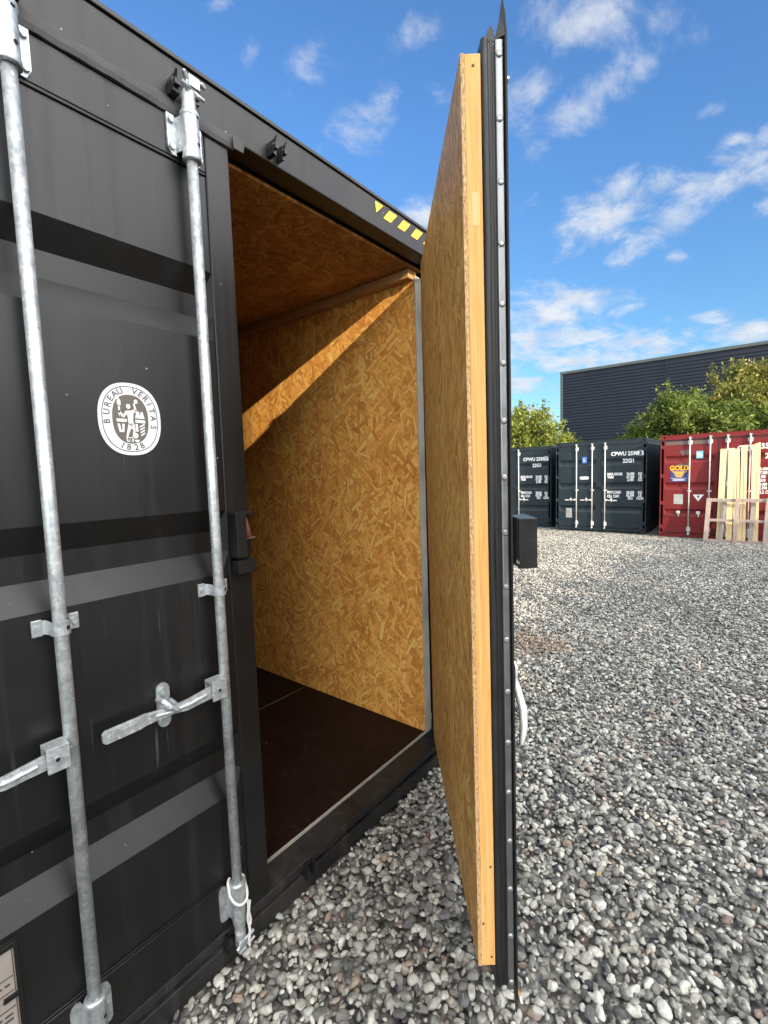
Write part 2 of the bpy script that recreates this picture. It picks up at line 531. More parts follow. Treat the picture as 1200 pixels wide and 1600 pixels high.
wood('pine', [(0.36, (0.45, 0.20, 0.050)), (0.45, (0.62, 0.32, 0.092)), (0.52, (0.70, 0.385, 0.125)), (0.62, (0.75, 0.47, 0.18))])
wood('pine_pale', [(0.3, (0.62, 0.38, 0.15)), (0.5, (0.70, 0.46, 0.20)), (0.7, (0.74, 0.53, 0.26))], knots=False)
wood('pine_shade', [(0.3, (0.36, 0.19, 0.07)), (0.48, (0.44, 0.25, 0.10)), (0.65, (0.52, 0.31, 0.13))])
wood('plank_fresh', [(0.3, (0.56, 0.42, 0.21)), (0.5, (0.70, 0.56, 0.31)), (0.7, (0.78, 0.66, 0.40))])
wood('plank_grey', [(0.3, (0.24, 0.205, 0.175)), (0.5, (0.34, 0.30, 0.265)), (0.7, (0.45, 0.40, 0.36))])
wood('pallet_grey', [(0.3, (0.22, 0.165, 0.14)), (0.5, (0.36, 0.285, 0.245)), (0.7, (0.48, 0.40, 0.35))])


def floor_mat():
    m, N, b = mat_base('floor_film')
    tc = N.n('ShaderNodeTexCoord')
    v = tc.outputs['Object']
    f = N.noise(v, 5, 5, 0.65)
    c = N.ramp(f, [(0.3, (0.008, 0.0032, 0.0022)), (0.7, (0.016, 0.0065, 0.0048))])
    sc = N.mapr(N.noise(v, 24, 6, 0.75, 1.2), 0.57, 0.78, 0.0, 0.6)
    c = N.mix(sc, c, (0.11, 0.07, 0.055))
    vo = N.n('ShaderNodeTexVoronoi')
    vo.inputs['Scale'].default_value = 13
    N.put(vo.inputs['Vector'], v)
    rnd = N.sep(vo.outputs['Color'])[0]
    sp = N.math('MULTIPLY', N.math('LESS_THAN', vo.outputs['Distance'], N.math('MULTIPLY', rnd, 0.07)), N.math('GREATER_THAN', rnd, 0.7))
    c = N.mix(N.math('MULTIPLY', sp, 0.8), c, (0.30, 0.25, 0.2))
    N.put(b.inputs['Base Color'], c)
    N.put(b.inputs['Roughness'], N.mapr(f, 0.3, 0.7, 0.5, 0.7))
    b.inputs['Specular IOR Level'].default_value = 0.2


floor_mat()

STONE = [(0.0, (0.068, 0.069, 0.069)), (0.10, (0.107, 0.109, 0.104)), (0.26, (0.173, 0.170, 0.156)), (0.42, (0.248, 0.242, 0.213)), (0.56, (0.320, 0.309, 0.271)),
         (0.69, (0.411, 0.399, 0.350)), (0.80, (0.490, 0.486, 0.424)), (0.905, (0.490, 0.493, 0.442)), (0.92, (0.280, 0.238, 0.183)), (0.945, (0.280, 0.206, 0.159)), (0.955, (0.182, 0.135, 0.118)), (0.97, (0.182, 0.200, 0.171)), (1.0, (0.490, 0.493, 0.453))]


def pebble_mat():
    m, N, b = mat_base('pebble')
    oi = N.n('ShaderNodeObjectInfo')
    tc = N.n('ShaderNodeTexCoord')
    rnd = oi.outputs['Random']
    c = N.ramp(rnd, STONE)
    v = N.vmath('ADD', tc.outputs['Object'], N.combine(N.math('MULTIPLY', rnd, 91.0), N.math('MULTIPLY', rnd, 37.0), 0.0))
    k = N.mapr(N.noise(v, 3.0, 5, 0.65), 0.28, 0.72, 0.6, 1.35)
    c = N.vmath('SCALE', c, s=k)
    band = N.mapr(N.noise(N.vmath('MULTIPLY', v, (0.6, 5.0, 2.0)), 1.3, 2), 0.62, 0.68, 0.0, 0.45, True)
    c = N.mix(band, c, (0.5, 0.49, 0.46))
    loc = oi.outputs['Location']
    patch = N.mapr(N.noise(loc, 0.55, 4, 0.6), 0.3, 0.7, 0.86, 1.14)
    c = N.vmath('SCALE', c, s=patch)
    # old rust-brown stain on the stones
    dd = N.vmath('DISTANCE', loc, (1.84, 0.27, -0.05))
    st = N.mapr(N.math('ADD', dd, N.math('MULTIPLY', N.math('SUBTRACT', N.noise(loc, 5.0, 3), 0.5), 0.5)), 0.12, 0.42, 0.38, 0.0, True)
    c = N.mix(st, c, (0.34, 0.20, 0.10))
    N.put(b.inputs['Base Color'], c)
    b.inputs['Roughness'].default_value = 0.72
    b.inputs['Specular IOR Level'].default_value = 0.3
    N.put(b.inputs['Normal'], N.bump(N.noise(v, 8, 4, 0.6), 0.18, 0.2))


pebble_mat()


def gravel_mat():
    m, N, b = mat_base('gravel_ground')
    tc = N.n('ShaderNodeTexCoord')
    v = tc.outputs['Object']
    vo = N.n('ShaderNodeTexVoronoi')
    vo.inputs['Scale'].default_value = 30
    N.put(vo.inputs['Vector'], v)
    r = N.sep(vo.outputs['Color'])[0]
    c = N.ramp(r, STONE)
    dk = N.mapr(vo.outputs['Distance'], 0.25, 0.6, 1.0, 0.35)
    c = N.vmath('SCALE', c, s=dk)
    N.put(b.inputs['Base Color'], c)
    b.inputs['Roughness'].default_value = 0.85
    N.put(b.inputs['Normal'], N.bump(N.math('MULTIPLY', vo.outputs['Distance'], -1.0), 0.8, 0.02))


gravel_mat()
simple('gravel_bed', (0.055, 0.052, 0.048), 0.95, var=0.35, nscale=40, bump=0.5, bscale=120)


def leaf_mat(name, a, bb, c_):
    m, N, b = mat_base(name)
    ge = N.n('ShaderNodeNewGeometry')
    tc = N.n('ShaderNodeTexCoord')
    big = N.noise(tc.outputs['Object'], 1.1, 3)
    k = N.math('ADD', N.math('MULTIPLY', ge.outputs['Random Per Island'], 0.6), N.math('MULTIPLY', big, 0.5))
    N.put(b.inputs['Base Color'], N.ramp(k, [(0.15, a), (0.55, bb), (0.95, c_)]))
    b.inputs['Roughness'].default_value = 0.6
    b.inputs['Specular IOR Level'].default_value = 0.3
    tr = N.n('ShaderNodeBsdfTranslucent')
    N.put(tr.inputs['Color'], N.ramp(k, [(0.15, a), (0.55, bb), (0.95, c_)]))
    ms = N.n('ShaderNodeMixShader')
    ms.inputs[0].default_value = 0.3
    out = [n for n in m.node_tree.nodes if n.type == 'OUTPUT_MATERIAL'][0]
    lnk(m.node_tree, b.outputs[0], ms.inputs[1])
    lnk(m.node_tree, tr.outputs[0], ms.inputs[2])
    lnk(m.node_tree, ms.outputs[0], out.inputs[0])


leaf_mat('leaf_green', (0.024, 0.046, 0.010), (0.105, 0.155, 0.026), (0.28, 0.31, 0.065))
leaf_mat('leaf_yellow', (0.04, 0.065, 0.010), (0.18, 0.22, 0.032), (0.38, 0.38, 0.08))
leaf_mat('leaf_amber', (0.05, 0.068, 0.012), (0.165, 0.185, 0.030), (0.38, 0.30, 0.085))


# ------------------------------------------------------------------ mesh helper
class MB:
    def __init__(self):
        self.v, self.f, self.sm = [], [], []
        self.M = None

    def add(self, vs, fs, smooth=False):
        b = len(self.v)
        for p in vs:
            p = Vector(p)
            self.v.append(tuple(self.M @ p) if self.M is not None else tuple(p))
        for f in fs:
            self.f.append([b + i for i in f])
            self.sm.append(smooth)
        return self

    def box(self, x0, x1, y0, y1, z0, z1):
        vs = [(x, y, z) for z in (z0, z1) for y in (y0, y1) for x in (x0, x1)]
        return self.add(vs, [(0, 2, 3, 1), (4, 5, 7, 6), (0, 1, 5, 4), (2, 6, 7, 3), (0, 4, 6, 2), (1, 3, 7, 5)])

    def tube(self, pts, r, n=12, caps=True, smooth=True):
        pts = [Vector(p) for p in pts]
        rs = r if isinstance(r, (list, tuple)) else [r] * len(pts)
        rings = []
        ref = None
        for i, p in enumerate(pts):
            t = (pts[min(i + 1, len(pts) - 1)] - pts[max(i - 1, 0)])
            if t.length < 1e-9:
                t = Vector((0, 0, 1))
            t.normalize()
            if ref is None:
                ref = Vector((1, 0, 0)) if abs(t.x) < 0.8 else Vector((0, 1, 0))
            a = t.cross(ref)
            a.normalize()
            c = a.cross(t)
            ref = c
            rings.append([p + (a * math.cos(k * 2 * math.pi / n) + c * math.sin(k * 2 * math.pi / n)) * rs[i] for k in range(n)])
        vs = [q for rg in rings for q in rg]
        fs = []
        for i in range(len(pts) - 1):
            for k in range(n):
                fs.append((i * n + k, i * n + (k + 1) % n, (i + 1) * n + (k + 1) % n, (i + 1) * n + k))
        self.add(vs, fs, smooth)
        if caps:
            self.add(rings[0][::-1], [tuple(range(n))])
            self.add(rings[-1], [tuple(range(n))])
        return self

    def lathe(self, prof, n=20, cx=0.0, cy=0.0):
        """prof: list of (r, z); around the vertical axis; doubled points stay sharp"""
        vs, fs = [], []
        for r, z in prof:
            for k in range(n):
                a = 2 * math.pi * k / n
                vs.append((cx + r * math.cos(a), cy + r * math.sin(a), z))
        for i in range(len(prof) - 1):
            for k in range(n):
                fs.append((i * n + k, i * n + (k + 1) % n, (i + 1) * n + (k + 1) % n, (i + 1) * n + k))
        return self.add(vs, fs, True)

    def prism(self, poly, d):
        """poly: 3-D points in a plane, d: extrusion vector"""
        n = len(poly)
        d = Vector(d)
        p = [Vector(q) for q in poly]
        self.add(p, [tuple(range(n))[::-1]])
        self.add([q + d for q in p], [tuple(range(n))])
        vs = p + [q + d for q in p]
        return self.add(vs, [(i, (i + 1) % n, n + (i + 1) % n, n + i) for i in range(n)])

    def strip(self, prof, x0, x1, axis='x'):
        """open profile swept along an axis (profile pts are the two other coordinates)"""
        n = len(prof)
        if axis == 'x':
            vs = [(x0, a, b) for a, b in prof] + [(x1, a, b) for a, b in prof]
        elif axis == 'y':
            vs = [(a, x0, b) for a, b in prof] + [(a, x1, b) for a, b in prof]
        else:
            vs = [(a, b, x0) for a, b in prof] + [(a, b, x1) for a, b in prof]
        return self.add(vs, [(i, i + 1, n + i + 1, n + i) for i in range(n - 1)])

    def hexbolt(self, x, y, z, r=0.009, h=0.007):
        """hex head facing -y"""
        n = 6
        ring = [(x + r * math.cos(k * math.pi / 3 + 0.3), z + r * math.sin(k * math.pi / 3 + 0.3)) for k in range(n)]
        return self.prism([(a, y, b) for a, b in ring], (0, -h, 0))

    def mesh(self, name):
        me = bpy.data.meshes.new(name)
        me.from_pydata(self.v, [], self.f)
        me.polygons.foreach_set('use_smooth', self.sm)
        me.update()
        return me

    def build(self, name, mat, parent=None, bevel=0.0, loc=None, segs=2, fix=True):
        me = self.mesh(name)
        if fix:
            import bmesh
            bm = bmesh.new()
            bm.from_mesh(me)
            bmesh.ops.remove_doubles(bm, verts=bm.verts, dist=1e-6)
            bmesh.ops.recalc_face_normals(bm, faces=bm.faces)
            bm.to_mesh(me)
            bm.free()
        return put(name, me, mat, parent, bevel, loc, segs)


def put(name, me, mat, parent=None, bevel=0.0, loc=None, segs=2):
    if mat and not me.materials:
        me.materials.append(MATS[mat])
    o = bpy.data.objects.new(name, me)
    COL.objects.link(o)
    if parent:
        o.parent = parent
    if loc:
        o.location = loc
    if bevel:
        md = o.modifiers.new('bevel', 'BEVEL')
        md.width = bevel
        md.segments = segs
        md.limit_method = 'ANGLE'
        md.angle_limit = R(40)
        md.harden_normals = False
    return o


def tag(o, label=None, cat=None, group=None, kind=None):
    if label:
        o['label'] = label
    if cat:
        o['category'] = cat
    if group:
        o['group'] = group
    if kind:
        o['kind'] = kind
    return o


def thing(name, label, cat, loc=(0, 0, 0), rz=0.0, group=None):
    o = bpy.data.objects.new(name, None)
    o.empty_display_size = 0.1
    COL.objects.link(o)
    o.location = loc
    o.rotation_euler = (0, 0, rz)
    return tag(o, label, cat, group)


def text_mb(s, size, sx=1.0, align='LEFT', offset=0.0):
    cu = bpy.data.curves.new('lettering', 'FONT')
    cu.body = s
    cu.size = size
    cu.align_x = align
    cu.offset = offset
    cu.resolution_u = 3
    ob = bpy.data.objects.new('lettering', cu)
    COL.objects.link(ob)
    dg = bpy.context.evaluated_depsgraph_get()
    dg.update()
    me = bpy.data.meshes.new_from_object(ob.evaluated_get(dg))
    vs = [(v.co.x * sx, v.co.y) for v in me.vertices]
    fs = [tuple(p.vertices) for p in me.polygons]
    bpy.data.objects.remove(ob)
    bpy.data.curves.remove(cu)
    bpy.data.meshes.remove(me)
    return vs, fs


def add_text(mb, s, x, z, size, y, sx=1.0, align='LEFT', ang=0.0, offset=0.0):
    vs, fs = text_mb(s, size, sx, align, offset)
    c, sn = math.cos(ang), math.sin(ang)
    mb.add([(x + a * c - b * sn, y, z + a * sn + b * c) for a, b in vs], fs)


# ------------------------------------------------------------------ the ground
def gz(x, y=0.0):
    t = max(0.0, min(1.0, (x - 0.4) / 11.3))
    return -0.42 * t


def ground():
    xs = [-300, -120, -60, -30, -15, -6, -2, 0.4] + [0.4 + 11.3 * i / 12 for i in range(1, 13)] + [16, 25, 45, 90, 200, 400]
    ys = [-400, -150, -60, -25, -12, -6, -3, 0, 3, 6, 12, 25, 60, 150, 400]
    vs = [(x, y, gz(x, y) - 0.018) for x in xs for y in ys]
    ny = len(ys)
    fs = [(i * ny + j, (i + 1) * ny + j, (i + 1) * ny + j + 1, i * ny + j + 1) for i in range(len(xs) - 1) for j in range(ny - 1)]
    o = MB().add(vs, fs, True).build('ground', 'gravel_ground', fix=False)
    tag(o, 'grey gravel yard sloping gently down to the far containers', kind='structure')


ground()


def pebble_mesh(i):
    import bmesh
    bm = bmesh.new()
    bmesh.ops.create_icosphere(bm, subdivisions=3, radius=0.5)
    rnd = random.Random(100 + i)
    sc = Vector((1.0, rnd.uniform(0.52, 0.84), rnd.uniform(0.36, 0.62)))
    dirs = [(Vector((rnd.gauss(0, 1), rnd.gauss(0, 1), rnd.gauss(0, 1))).normalized(), rnd.uniform(0.27, 0.43)) for _ in range(13)]
    ph = [(Vector((rnd.gauss(0, 1), rnd.gauss(0, 1), rnd.gauss(0, 1))) * 2.6, rnd.uniform(0, 6), rnd.uniform(0.02, 0.05)) for _ in range(4)]
    for v in bm.verts:
        p = v.co.copy()
        for d, h in dirs:  # worn flats
            s = p.dot(d)
            if s > h:
                p -= d * (s - h) * 0.75
        k = 1 + sum(a * math.sin(p.dot(w) + q) for w, q, a in ph)
        p *= k
        v.co = Vector((p.x * sc.x, p.y * sc.y, p.z * sc.z))
    for f in bm.faces:
        f.smooth = True
    me = bpy.data.meshes.new('pebble')
    bm.to_mesh(me)
    bm.free()
    me.materials.append(MATS['pebble'])
    return me


def gravel():
    """pebbles over the part of the yard in front of the camera: geometry-node instances"""
    # a source collection that is not linked to the scene
    src = bpy.data.collections.new('pebble_shapes')
    for i in range(10):
        src.objects.link(bpy.data.objects.new('pebble_shape', pebble_mesh(i)))

    def patch(name, quads, density, mind, smin, smax, zmax, seed):
        mb = MB()
        for q in quads:
            mb.add([(x, y, gz(x, y) - 0.015) for x, y in q], [(0, 1, 2, 3)])
        o = mb.build(name, 'gravel_bed', fix=False)
        ng = bpy.data.node_groups.new(name, 'GeometryNodeTree')
        ng.interface.new_socket('Geometry', in_out='INPUT', socket_type='NodeSocketGeometry')
        ng.interface.new_socket('Geometry', in_out='OUTPUT', socket_type='NodeSocketGeometry')
        nn = ng.nodes.new
        gi, go = nn('NodeGroupInput'), nn('NodeGroupOutput')
        di = nn('GeometryNodeDistributePointsOnFaces')
        di.distribute_method = 'POISSON'
        di.inputs['Distance Min'].default_value = mind
        di.inputs['Density Max'].default_value = density
        di.inputs['Seed'].default_value = seed
        ins = nn('GeometryNodeInstanceOnPoints')
        ci = nn('GeometryNodeCollectionInfo')
        ci.inputs['Collection'].default_value = src
        ci.inputs['Separate Children'].default_value = True
        ci.inputs['Reset Children'].default_value = True
        ins.inputs['Pick Instance'].default_value = True
        rr = nn('FunctionNodeRandomValue')
        rr.data_type = 'FLOAT_VECTOR'
        rr.inputs[0].default_value = (-0.5, -0.5, 0.0)
        rr.inputs[1].default_value = (0.5, 0.5, 6.283)
        rs = nn('FunctionNodeRandomValue')
        rs.data_type = 'FLOAT'
        rs.inputs[2].default_value = 0.0
        rs.inputs[3].default_value = 1.0
        rs.inputs['Seed'].default_value = 5
        pw = nn('ShaderNodeMath')
        pw.operation = 'POWER'
        pw.inputs[1].default_value = 2.4
        mr = nn('ShaderNodeMapRange')
        mr.inputs[3].default_value = smin
        mr.inputs[4].default_value = smax
        rz_ = nn('FunctionNodeRandomValue')
        rz_.data_type = 'FLOAT_VECTOR'
        rz_.inputs[0].default_value = (0, 0, 0.003)
        rz_.inputs[1].default_value = (0, 0, zmax + 0.013)
        rz_.inputs['Seed'].default_value = 9
        sp = nn('GeometryNodeSetPosition')
        L = ng.links.new
        L(gi.outputs[0], di.inputs['Mesh'])
        L(di.outputs['Points'], sp.inputs['Geometry'])
        L(rz_.outputs[0], sp.inputs['Offset'])
        L(sp.outputs[0], ins.inputs['Points'])
        L(ci.outputs[0], ins.inputs['Instance'])
        L(rr.outputs[0], ins.inputs['Rotation'])
        L(rs.outputs[1], pw.inputs[0])
        L(pw.outputs[0], mr.inputs[0])
        L(mr.outputs[0], ins.inputs['Scale'])
        L(ins.outputs[0], go.inputs[0])
        md = o.modifiers.new('pebbles', 'NODES')
        md.node_group = ng
        return o

    # close range (left of the containers' corner the face plane bounds it)
    a = patch('gravel', [[(-2.3, -2.6), (0.1, -2.6), (0.1, 0.0), (-2.3, 0.0)], [(0.1, -2.6), (3.2, -2.6), (3.2, 1.6), (0.1, 1.6)]], 6600, 0.0115, 0.0175, 0.050, 0.016, 3)
    tag(a, 'loose grey and white pebbles covering the near yard', 'gravel', kind='stuff')
    b = patch('gravel', [[(3.2, -2.8), (11.9, -3.2), (11.9, 5.8), (3.2, 1.6)]], 2700, 0.0165, 0.022, 0.052, 0.014, 4)
    tag(b, 'loose pale pebbles out to the far containers', 'gravel', kind='stuff')


gravel()


def scale_from(mb, i0, kx, ky=1.0, kz=1.0, z0=0.0, y0=0.0):
    for i in range(i0, len(mb.v)):
        x, y, z = mb.v[i]
        mb.v[i] = (x * kx, y0 + (y - y0) * ky, z0 + (z - z0) * kz)
    return len(mb.v)


# ------------------------------------------------------------------ container pieces (x: right end 0, left end -2.438; y: depth; z: up)
W, H, L = 2.438, 2.591, 6.058
RIBS = [(2.068, 2.006, 1.945, 1.883), (1.398, 1.335, 1.274, 1.212), (0.726, 0.664, 0.600, 0.536)]
DEP = 0.036


def door_panel_profile(z0, z1, y=0.0, flip=1):
    pr = [(y, z1)]
    for a, b, c, d in RIBS:
        pr += [(y, a), (y + DEP * flip, b), (y + DEP * flip, c), (y, d)]
    pr.append((y, z0))
    return pr


def leaf_mb(x0, x1, y=0.0, zb=0.125, zt=2.432, stile=0.075, flip=1):
    """corrugated panel between two stiles with closed rib ends, plus rails; outer skin on -y"""
    mb = MB()
    px0, px1 = x0 + stile, x1 - stile
    zs0, zs1 = 0.277, 2.325
    # panel
    mb.strip(door_panel_profile(zs0 + 0.004, zs1 - 0.004, y + 0.002 * flip, flip), px0 + 0.022, px1 - 0.022)
    pr = door_panel_profile(zs0 + 0.004, zs1 - 0.004, y + 0.002 * flip, flip)
    for xa, xb in ((px0, px0 + 0.022), (px1, px1 - 0.022)):  # tapered rib ends
        fl = [(y + 0.002 * flip, b) for a, b in pr]
        n = len(pr)
        mb.add([(xa, a, b) for a, b in fl] + [(xb, a, b) for a, b in pr], [(i, i + 1, n + i + 1, n + i) for i in range(n - 1)])
    # backing so the grooves read dark, and thickness
    mb.box(px0, px1, y + 0.042 * flip, y + 0.046 * flip, zb, zt)
    # rails and stiles
    e = 0.05 * flip
    ya, yb = min(y, y + e), max(y, y + e)
    mb.box(px0 + 0.001, px1 - 0.001, ya, yb, zs1, zt)
    mb.box(px0 + 0.001, px1 - 0.001, ya, yb, zb, zs0)
    mb.box(x0, px0 - 0.002, ya, yb, zb, zt)
    mb.box(px1 + 0.002, x1, ya, yb, zb, zt)
    return mb


_cache = {}


def cached(key, fn):
    if key not in _cache:
        _cache[key] = fn()
    return _cache[key]


def m_rod():
    return MB().lathe([(0.0, 0.10), (0.0140, 0.10), (0.0140, 2.49), (0.0, 2.49)], 20).mesh('locking_rod')


def m_sleeve_top():
    mb = MB()
    mb.lathe([(0.017, 2.318), (0.027, 2.318), (0.0285, 2.321), (0.0285, 2.330), (0.0262, 2.333), (0.0262, 2.425), (0.0285, 2.427), (0.0285, 2.436), (0.027, 2.438), (0.017, 2.438)], 22)
    mb.lathe([(0.020, 2.438), (0.022, 2.448), (0.020, 2.470), (0.022, 2.474), (0.0215, 2.484), (0.017, 2.49)], 18)
    n0 = scale_from(mb, 0, 0.84, 0.84)
    for s in (-1, 1):
        # flange plate with a cut lower corner, folded in to the sleeve
        xa, xb = s * 0.030, s * 0.056
        poly = [(xa, 0.035, 2.432), (xb, 0.035, 2.432), (xb, 0.035, 2.352), (xb - s * 0.012, 0.035, 2.333), (xa, 0.035, 2.333)]
        mb.prism(poly, (0, -0.006, 0))
        mb.prism([(xa, 0.035, 2.427), (xa, 0.029, 2.427), (s * 0.018, -0.012, 2.427), (s * 0.012, -0.006, 2.427)], (0, 0, -0.085))
        for z in (2.418, 2.352):
            mb.hexbolt(s * 0.044, 0.029, z, 0.0095, 0.007)
    scale_from(mb, n0, 0.86)
    return mb.mesh('guide_bracket')


def m_cam_top():
    mb = MB()
    mb.box(-0.020, 0.020, -0.022, 0.016, 2.486, 2.522)
    mb.box(-0.014, 0.030, -0.030, 0.012, 2.500, 2.540)
    mb.tube([(-0.012, -0.012, 2.535), (-0.03, -0.022, 2.545), (-0.035, -0.022, 2.542)], [0.009, 0.008, 0.006], 8)
    mb.tube([(-0.010, -0.018, 2.498), (-0.030, -0.026, 2.494), (-0.044, -0.026, 2.498)], [0.010, 0.009, 0.007], 8)
    mb.tube([(0.012, -0.015, 2.492), (0.028, -0.024, 2.478), (0.050, -0.024, 2.476)], [0.009, 0.008, 0.006], 8)
    mb.tube([(0.020, -0.016, 2.532), (0.045, -0.024, 2.532), (0.058, -0.022, 2.528)], [0.009, 0.009, 0.007], 8)
    scale_from(mb, 0, 0.66, 0.8, 0.66, 2.476)
    return mb.mesh('cam_end')


def m_keeper(s):
    mb = MB()
    mb.prism([(s * 0.030, 0.035, 2.475), (s * 0.058, 0.035, 2.482), (s * 0.064, 0.035, 2.515), (s * 0.052, 0.035, 2.545), (s * 0.032, 0.035, 2.54)], (0, -0.036, 0))
    mb.box(s * 0.045 - 0.012, s * 0.045 + 0.012, -0.014, 0.006, 2.498, 2.52)
    mb.tube([(s * 0.046, 0.0, 2.535), (s * 0.050, -0.016, 2.552)], [0.008, 0.004], 8)
    scale_from(mb, 0, 0.64, 0.8, 0.66, 2.476, 0.035)
    return mb.mesh('cam_keeper')


def m_mid():
    mb = MB()
    n = 10
    out = [(0.0235 * math.cos(math.pi + math.pi * k / n), 0.0200 * math.sin(math.pi + math.pi * k / n)) for k in range(n + 1)]
    prof = [(-0.046, 0.030), (-0.030, 0.028)] + [(-0.024, 0.02)] + out + [(0.024, 0.02)] + [(0.030, 0.028), (0.046, 0.030)]
    inner = [(x * 0.97, y + 0.004) for x, y in prof]
    poly = prof + inner[::-1]
    mb.prism([(x, y, 1.160) for x, y in poly], (0, 0, 0.034))
    for s in (-1, 1):
        mb.box(s * 0.046 - 0.013, s * 0.046 + 0.013, 0.029, 0.035, 1.157, 1.197)
        mb.hexbolt(s * 0.046, 0.029, 1.177, 0.0085, 0.005)
    scale_from(mb, 0, 0.77, 1.0, 0.92, 1.177)
    return mb.mesh('mid_bracket')


def m_bottom():
    mb = MB()
    mb.lathe([(0.0, 0.135), (0.019, 0.135), (0.024, 0.16), (0.0262, 0.18), (0.0262, 0.268), (0.0285, 0.271), (0.0285, 0.283), (0.024, 0.287), (0.017, 0.287)], 22)
    mb.lathe([(0.0, 0.100), (0.017, 0.100), (0.0195, 0.106), (0.0185, 0.118), (0.021, 0.123), (0.0185, 0.128), (0.0185, 0.15), (0.0, 0.15)], 18)
    n0 = scale_from(mb, 0, 0.82, 0.82)
    for s in (-1, 1):
        xa, xb = s * 0.024, s * 0.054
        poly = [(xa, 0.035, 0.160), (xb - s * 0.004, 0.035, 0.163), (xb, 0.035, 0.173), (xb, 0.035, 0.250), (xb - s * 0.006, 0.035, 0.263), (xb - s * 0.018, 0.035, 0.269), (xa, 0.035, 0.265)]
        mb.prism(poly, (0, -0.006, 0))
        mb.prism([(xa, 0.035, 0.26), (xa, 0.029, 0.26), (s * 0.018, -0.012, 0.26), (s * 0.012, -0.006, 0.26)], (0, 0, -0.092))
    scale_from(mb, n0, 0.80)
    return mb.mesh('foot_bracket')


def m_cam_bot():
    mb = MB()
    mb.box(-0.018, 0.018, -0.022, 0.014, 0.066, 0.102)
    mb.box(-0.026, 0.012, -0.026, 0.0, 0.058, 0.068)
    mb.tube([(0.010, -0.012, 0.098), (0.03, -0.022, 0.104), (0.05, -0.024, 0.116)], [0.009, 0.008, 0.006], 8)
    mb.tube([(0.010, -0.012, 0.075), (0.03, -0.022, 0.075), (0.052, -0.022, 0.080)], [0.009, 0.008, 0.006], 8)
    mb.tube([(-0.010, -0.016, 0.09), (-0.028, -0.024, 0.092), (-0.038, -0.024, 0.088)], [0.009, 0.008, 0.006], 8)
    scale_from(mb, 0, 0.68, 0.8, 0.72, 0.105)
    return mb.mesh('cam_foot')


def m_keeper_bot(s):
    mb = MB()
    mb.prism([(s * 0.028, 0.035, 0.055), (s * 0.056, 0.035, 0.058), (s * 0.060, 0.035, 0.09), (s * 0.048, 0.035, 0.115), (s * 0.030, 0.035, 0.112)], (0, -0.030, 0))
    scale_from(mb, 0, 0.66, 0.8, 0.8, 0.105, 0.035)
    return mb.mesh('cam_keeper')


def bar_path(pts, hh, th):
    """flat bar standing on edge along pts (x,y,z,halfheight)"""
    mb = MB()
    vs = []
    for i, (x, y, z, h) in enumerate(pts):
        vs += [(x, y - th / 2, z - h), (x, y + th / 2, z - h), (x, y + th / 2, z + h), (x, y - th / 2, z + h)]
    fs = []
    n = len(pts)
    for i in range(n - 1):
        a, b = i * 4, (i + 1) * 4
        for k in range(4):
            fs.append((a + k, a + (k + 1) % 4, b + (k + 1) % 4, b + k))
    fs += [(0, 3, 2, 1), (n * 4 - 4, n * 4 - 3, n * 4 - 2, n * 4 - 1)]
    mb.add(vs, fs)
    return mb


def m_handle(d):
    """hub on the rod and a handle lying towards d (-1: left)"""
    mb = bar_path([(d * 0.02, -0.012, 0.900, 0.018), (d * 0.085, -0.016, 0.897, 0.015), (d * 0.125, -0.016, 0.893, 0.014), (d * 0.16, -0.006, 0.891, 0.010), (d * 0.195, 0.002, 0.890, 0.012),
                   (d * 0.225, 0.004, 0.890, 0.015), (d * 0.24, 0.001, 0.890, 0.016), (d * 0.318, 0.001, 0.889, 0.016), (d * 0.325, 0.001, 0.889, 0.010)], 0.014, 0.009)
    # fold lines stiffening the arm
    mb.tube([(d * 0.07, -0.021, 0.900), (d * 0.12, -0.023, 0.896), (d * 0.165, -0.012, 0.891), (d * 0.20, -0.004, 0.890)], [0.004, 0.0055, 0.0055, 0.003], 8)
    # hub clevis
    a, c = min(d * 0.012, d * 0.054), max(d * 0.012, d * 0.054)
    mb.box(a, c, -0.028, -0.0225, 0.874, 0.928)
    mb.box(a, c, 0.008, 0.014, 0.874, 0.928)
    mb.box(a, c, -0.0225, 0.008, 0.922, 0.928)
    mb.tube([(d * 0.036, -0.032, 0.902), (d * 0.036, 0.016, 0.902)], 0.0068, 10)
    # raised marks on the grip
    rr = random.Random(5)
    for k in range(9):
        x = d * (0.247 + k * 0.0075)
        mb.box(min(x, x + d * 0.0045), max(x, x + d * 0.0045), -0.0046, -0.003, 0.884 + rr.uniform(0, 0.0045), 0.893 + rr.uniform(0, 0.004))
    return mb.mesh('handle')


def m_retainer(d):
    mb = MB()
    x = d * 0.164
    n = 8
    poly = [(x + 0.017 * math.cos(math.pi * k / n), 0.035, 0.939 + 0.017 * math.sin(math.pi * k / n)) for k in range(n + 1)]
    poly += [(x - 0.017 * math.cos(math.pi * k / n), 0.035, 0.854 - 0.017 * math.sin(math.pi * k / n)) for k in range(n + 1)]
    mb.prism(poly, (0, -0.007, 0))
    for z in (0.937, 0.857):
        mb.hexbolt(x, 0.028, z, 0.0105, 0.007)
    # seat and latch over the handle
    mb.box(x - 0.020, x + 0.010, 0.008, 0.028, 0.868 + 0.016, 0.879 + 0.016)
    mb.tube([(x - 0.018, 0.026, 0.918), (x - 0.016, -0.006, 0.922), (x - 0.004, -0.016, 0.906), (x + 0.012, -0.015, 0.893), (x + 0.02, -0.002, 0.895), (x + 0.016, 0.026, 0.905)], [0.006, 0.008, 0.010, 0.009, 0.007, 0.006], 8)
    return mb.mesh('handle_catch')


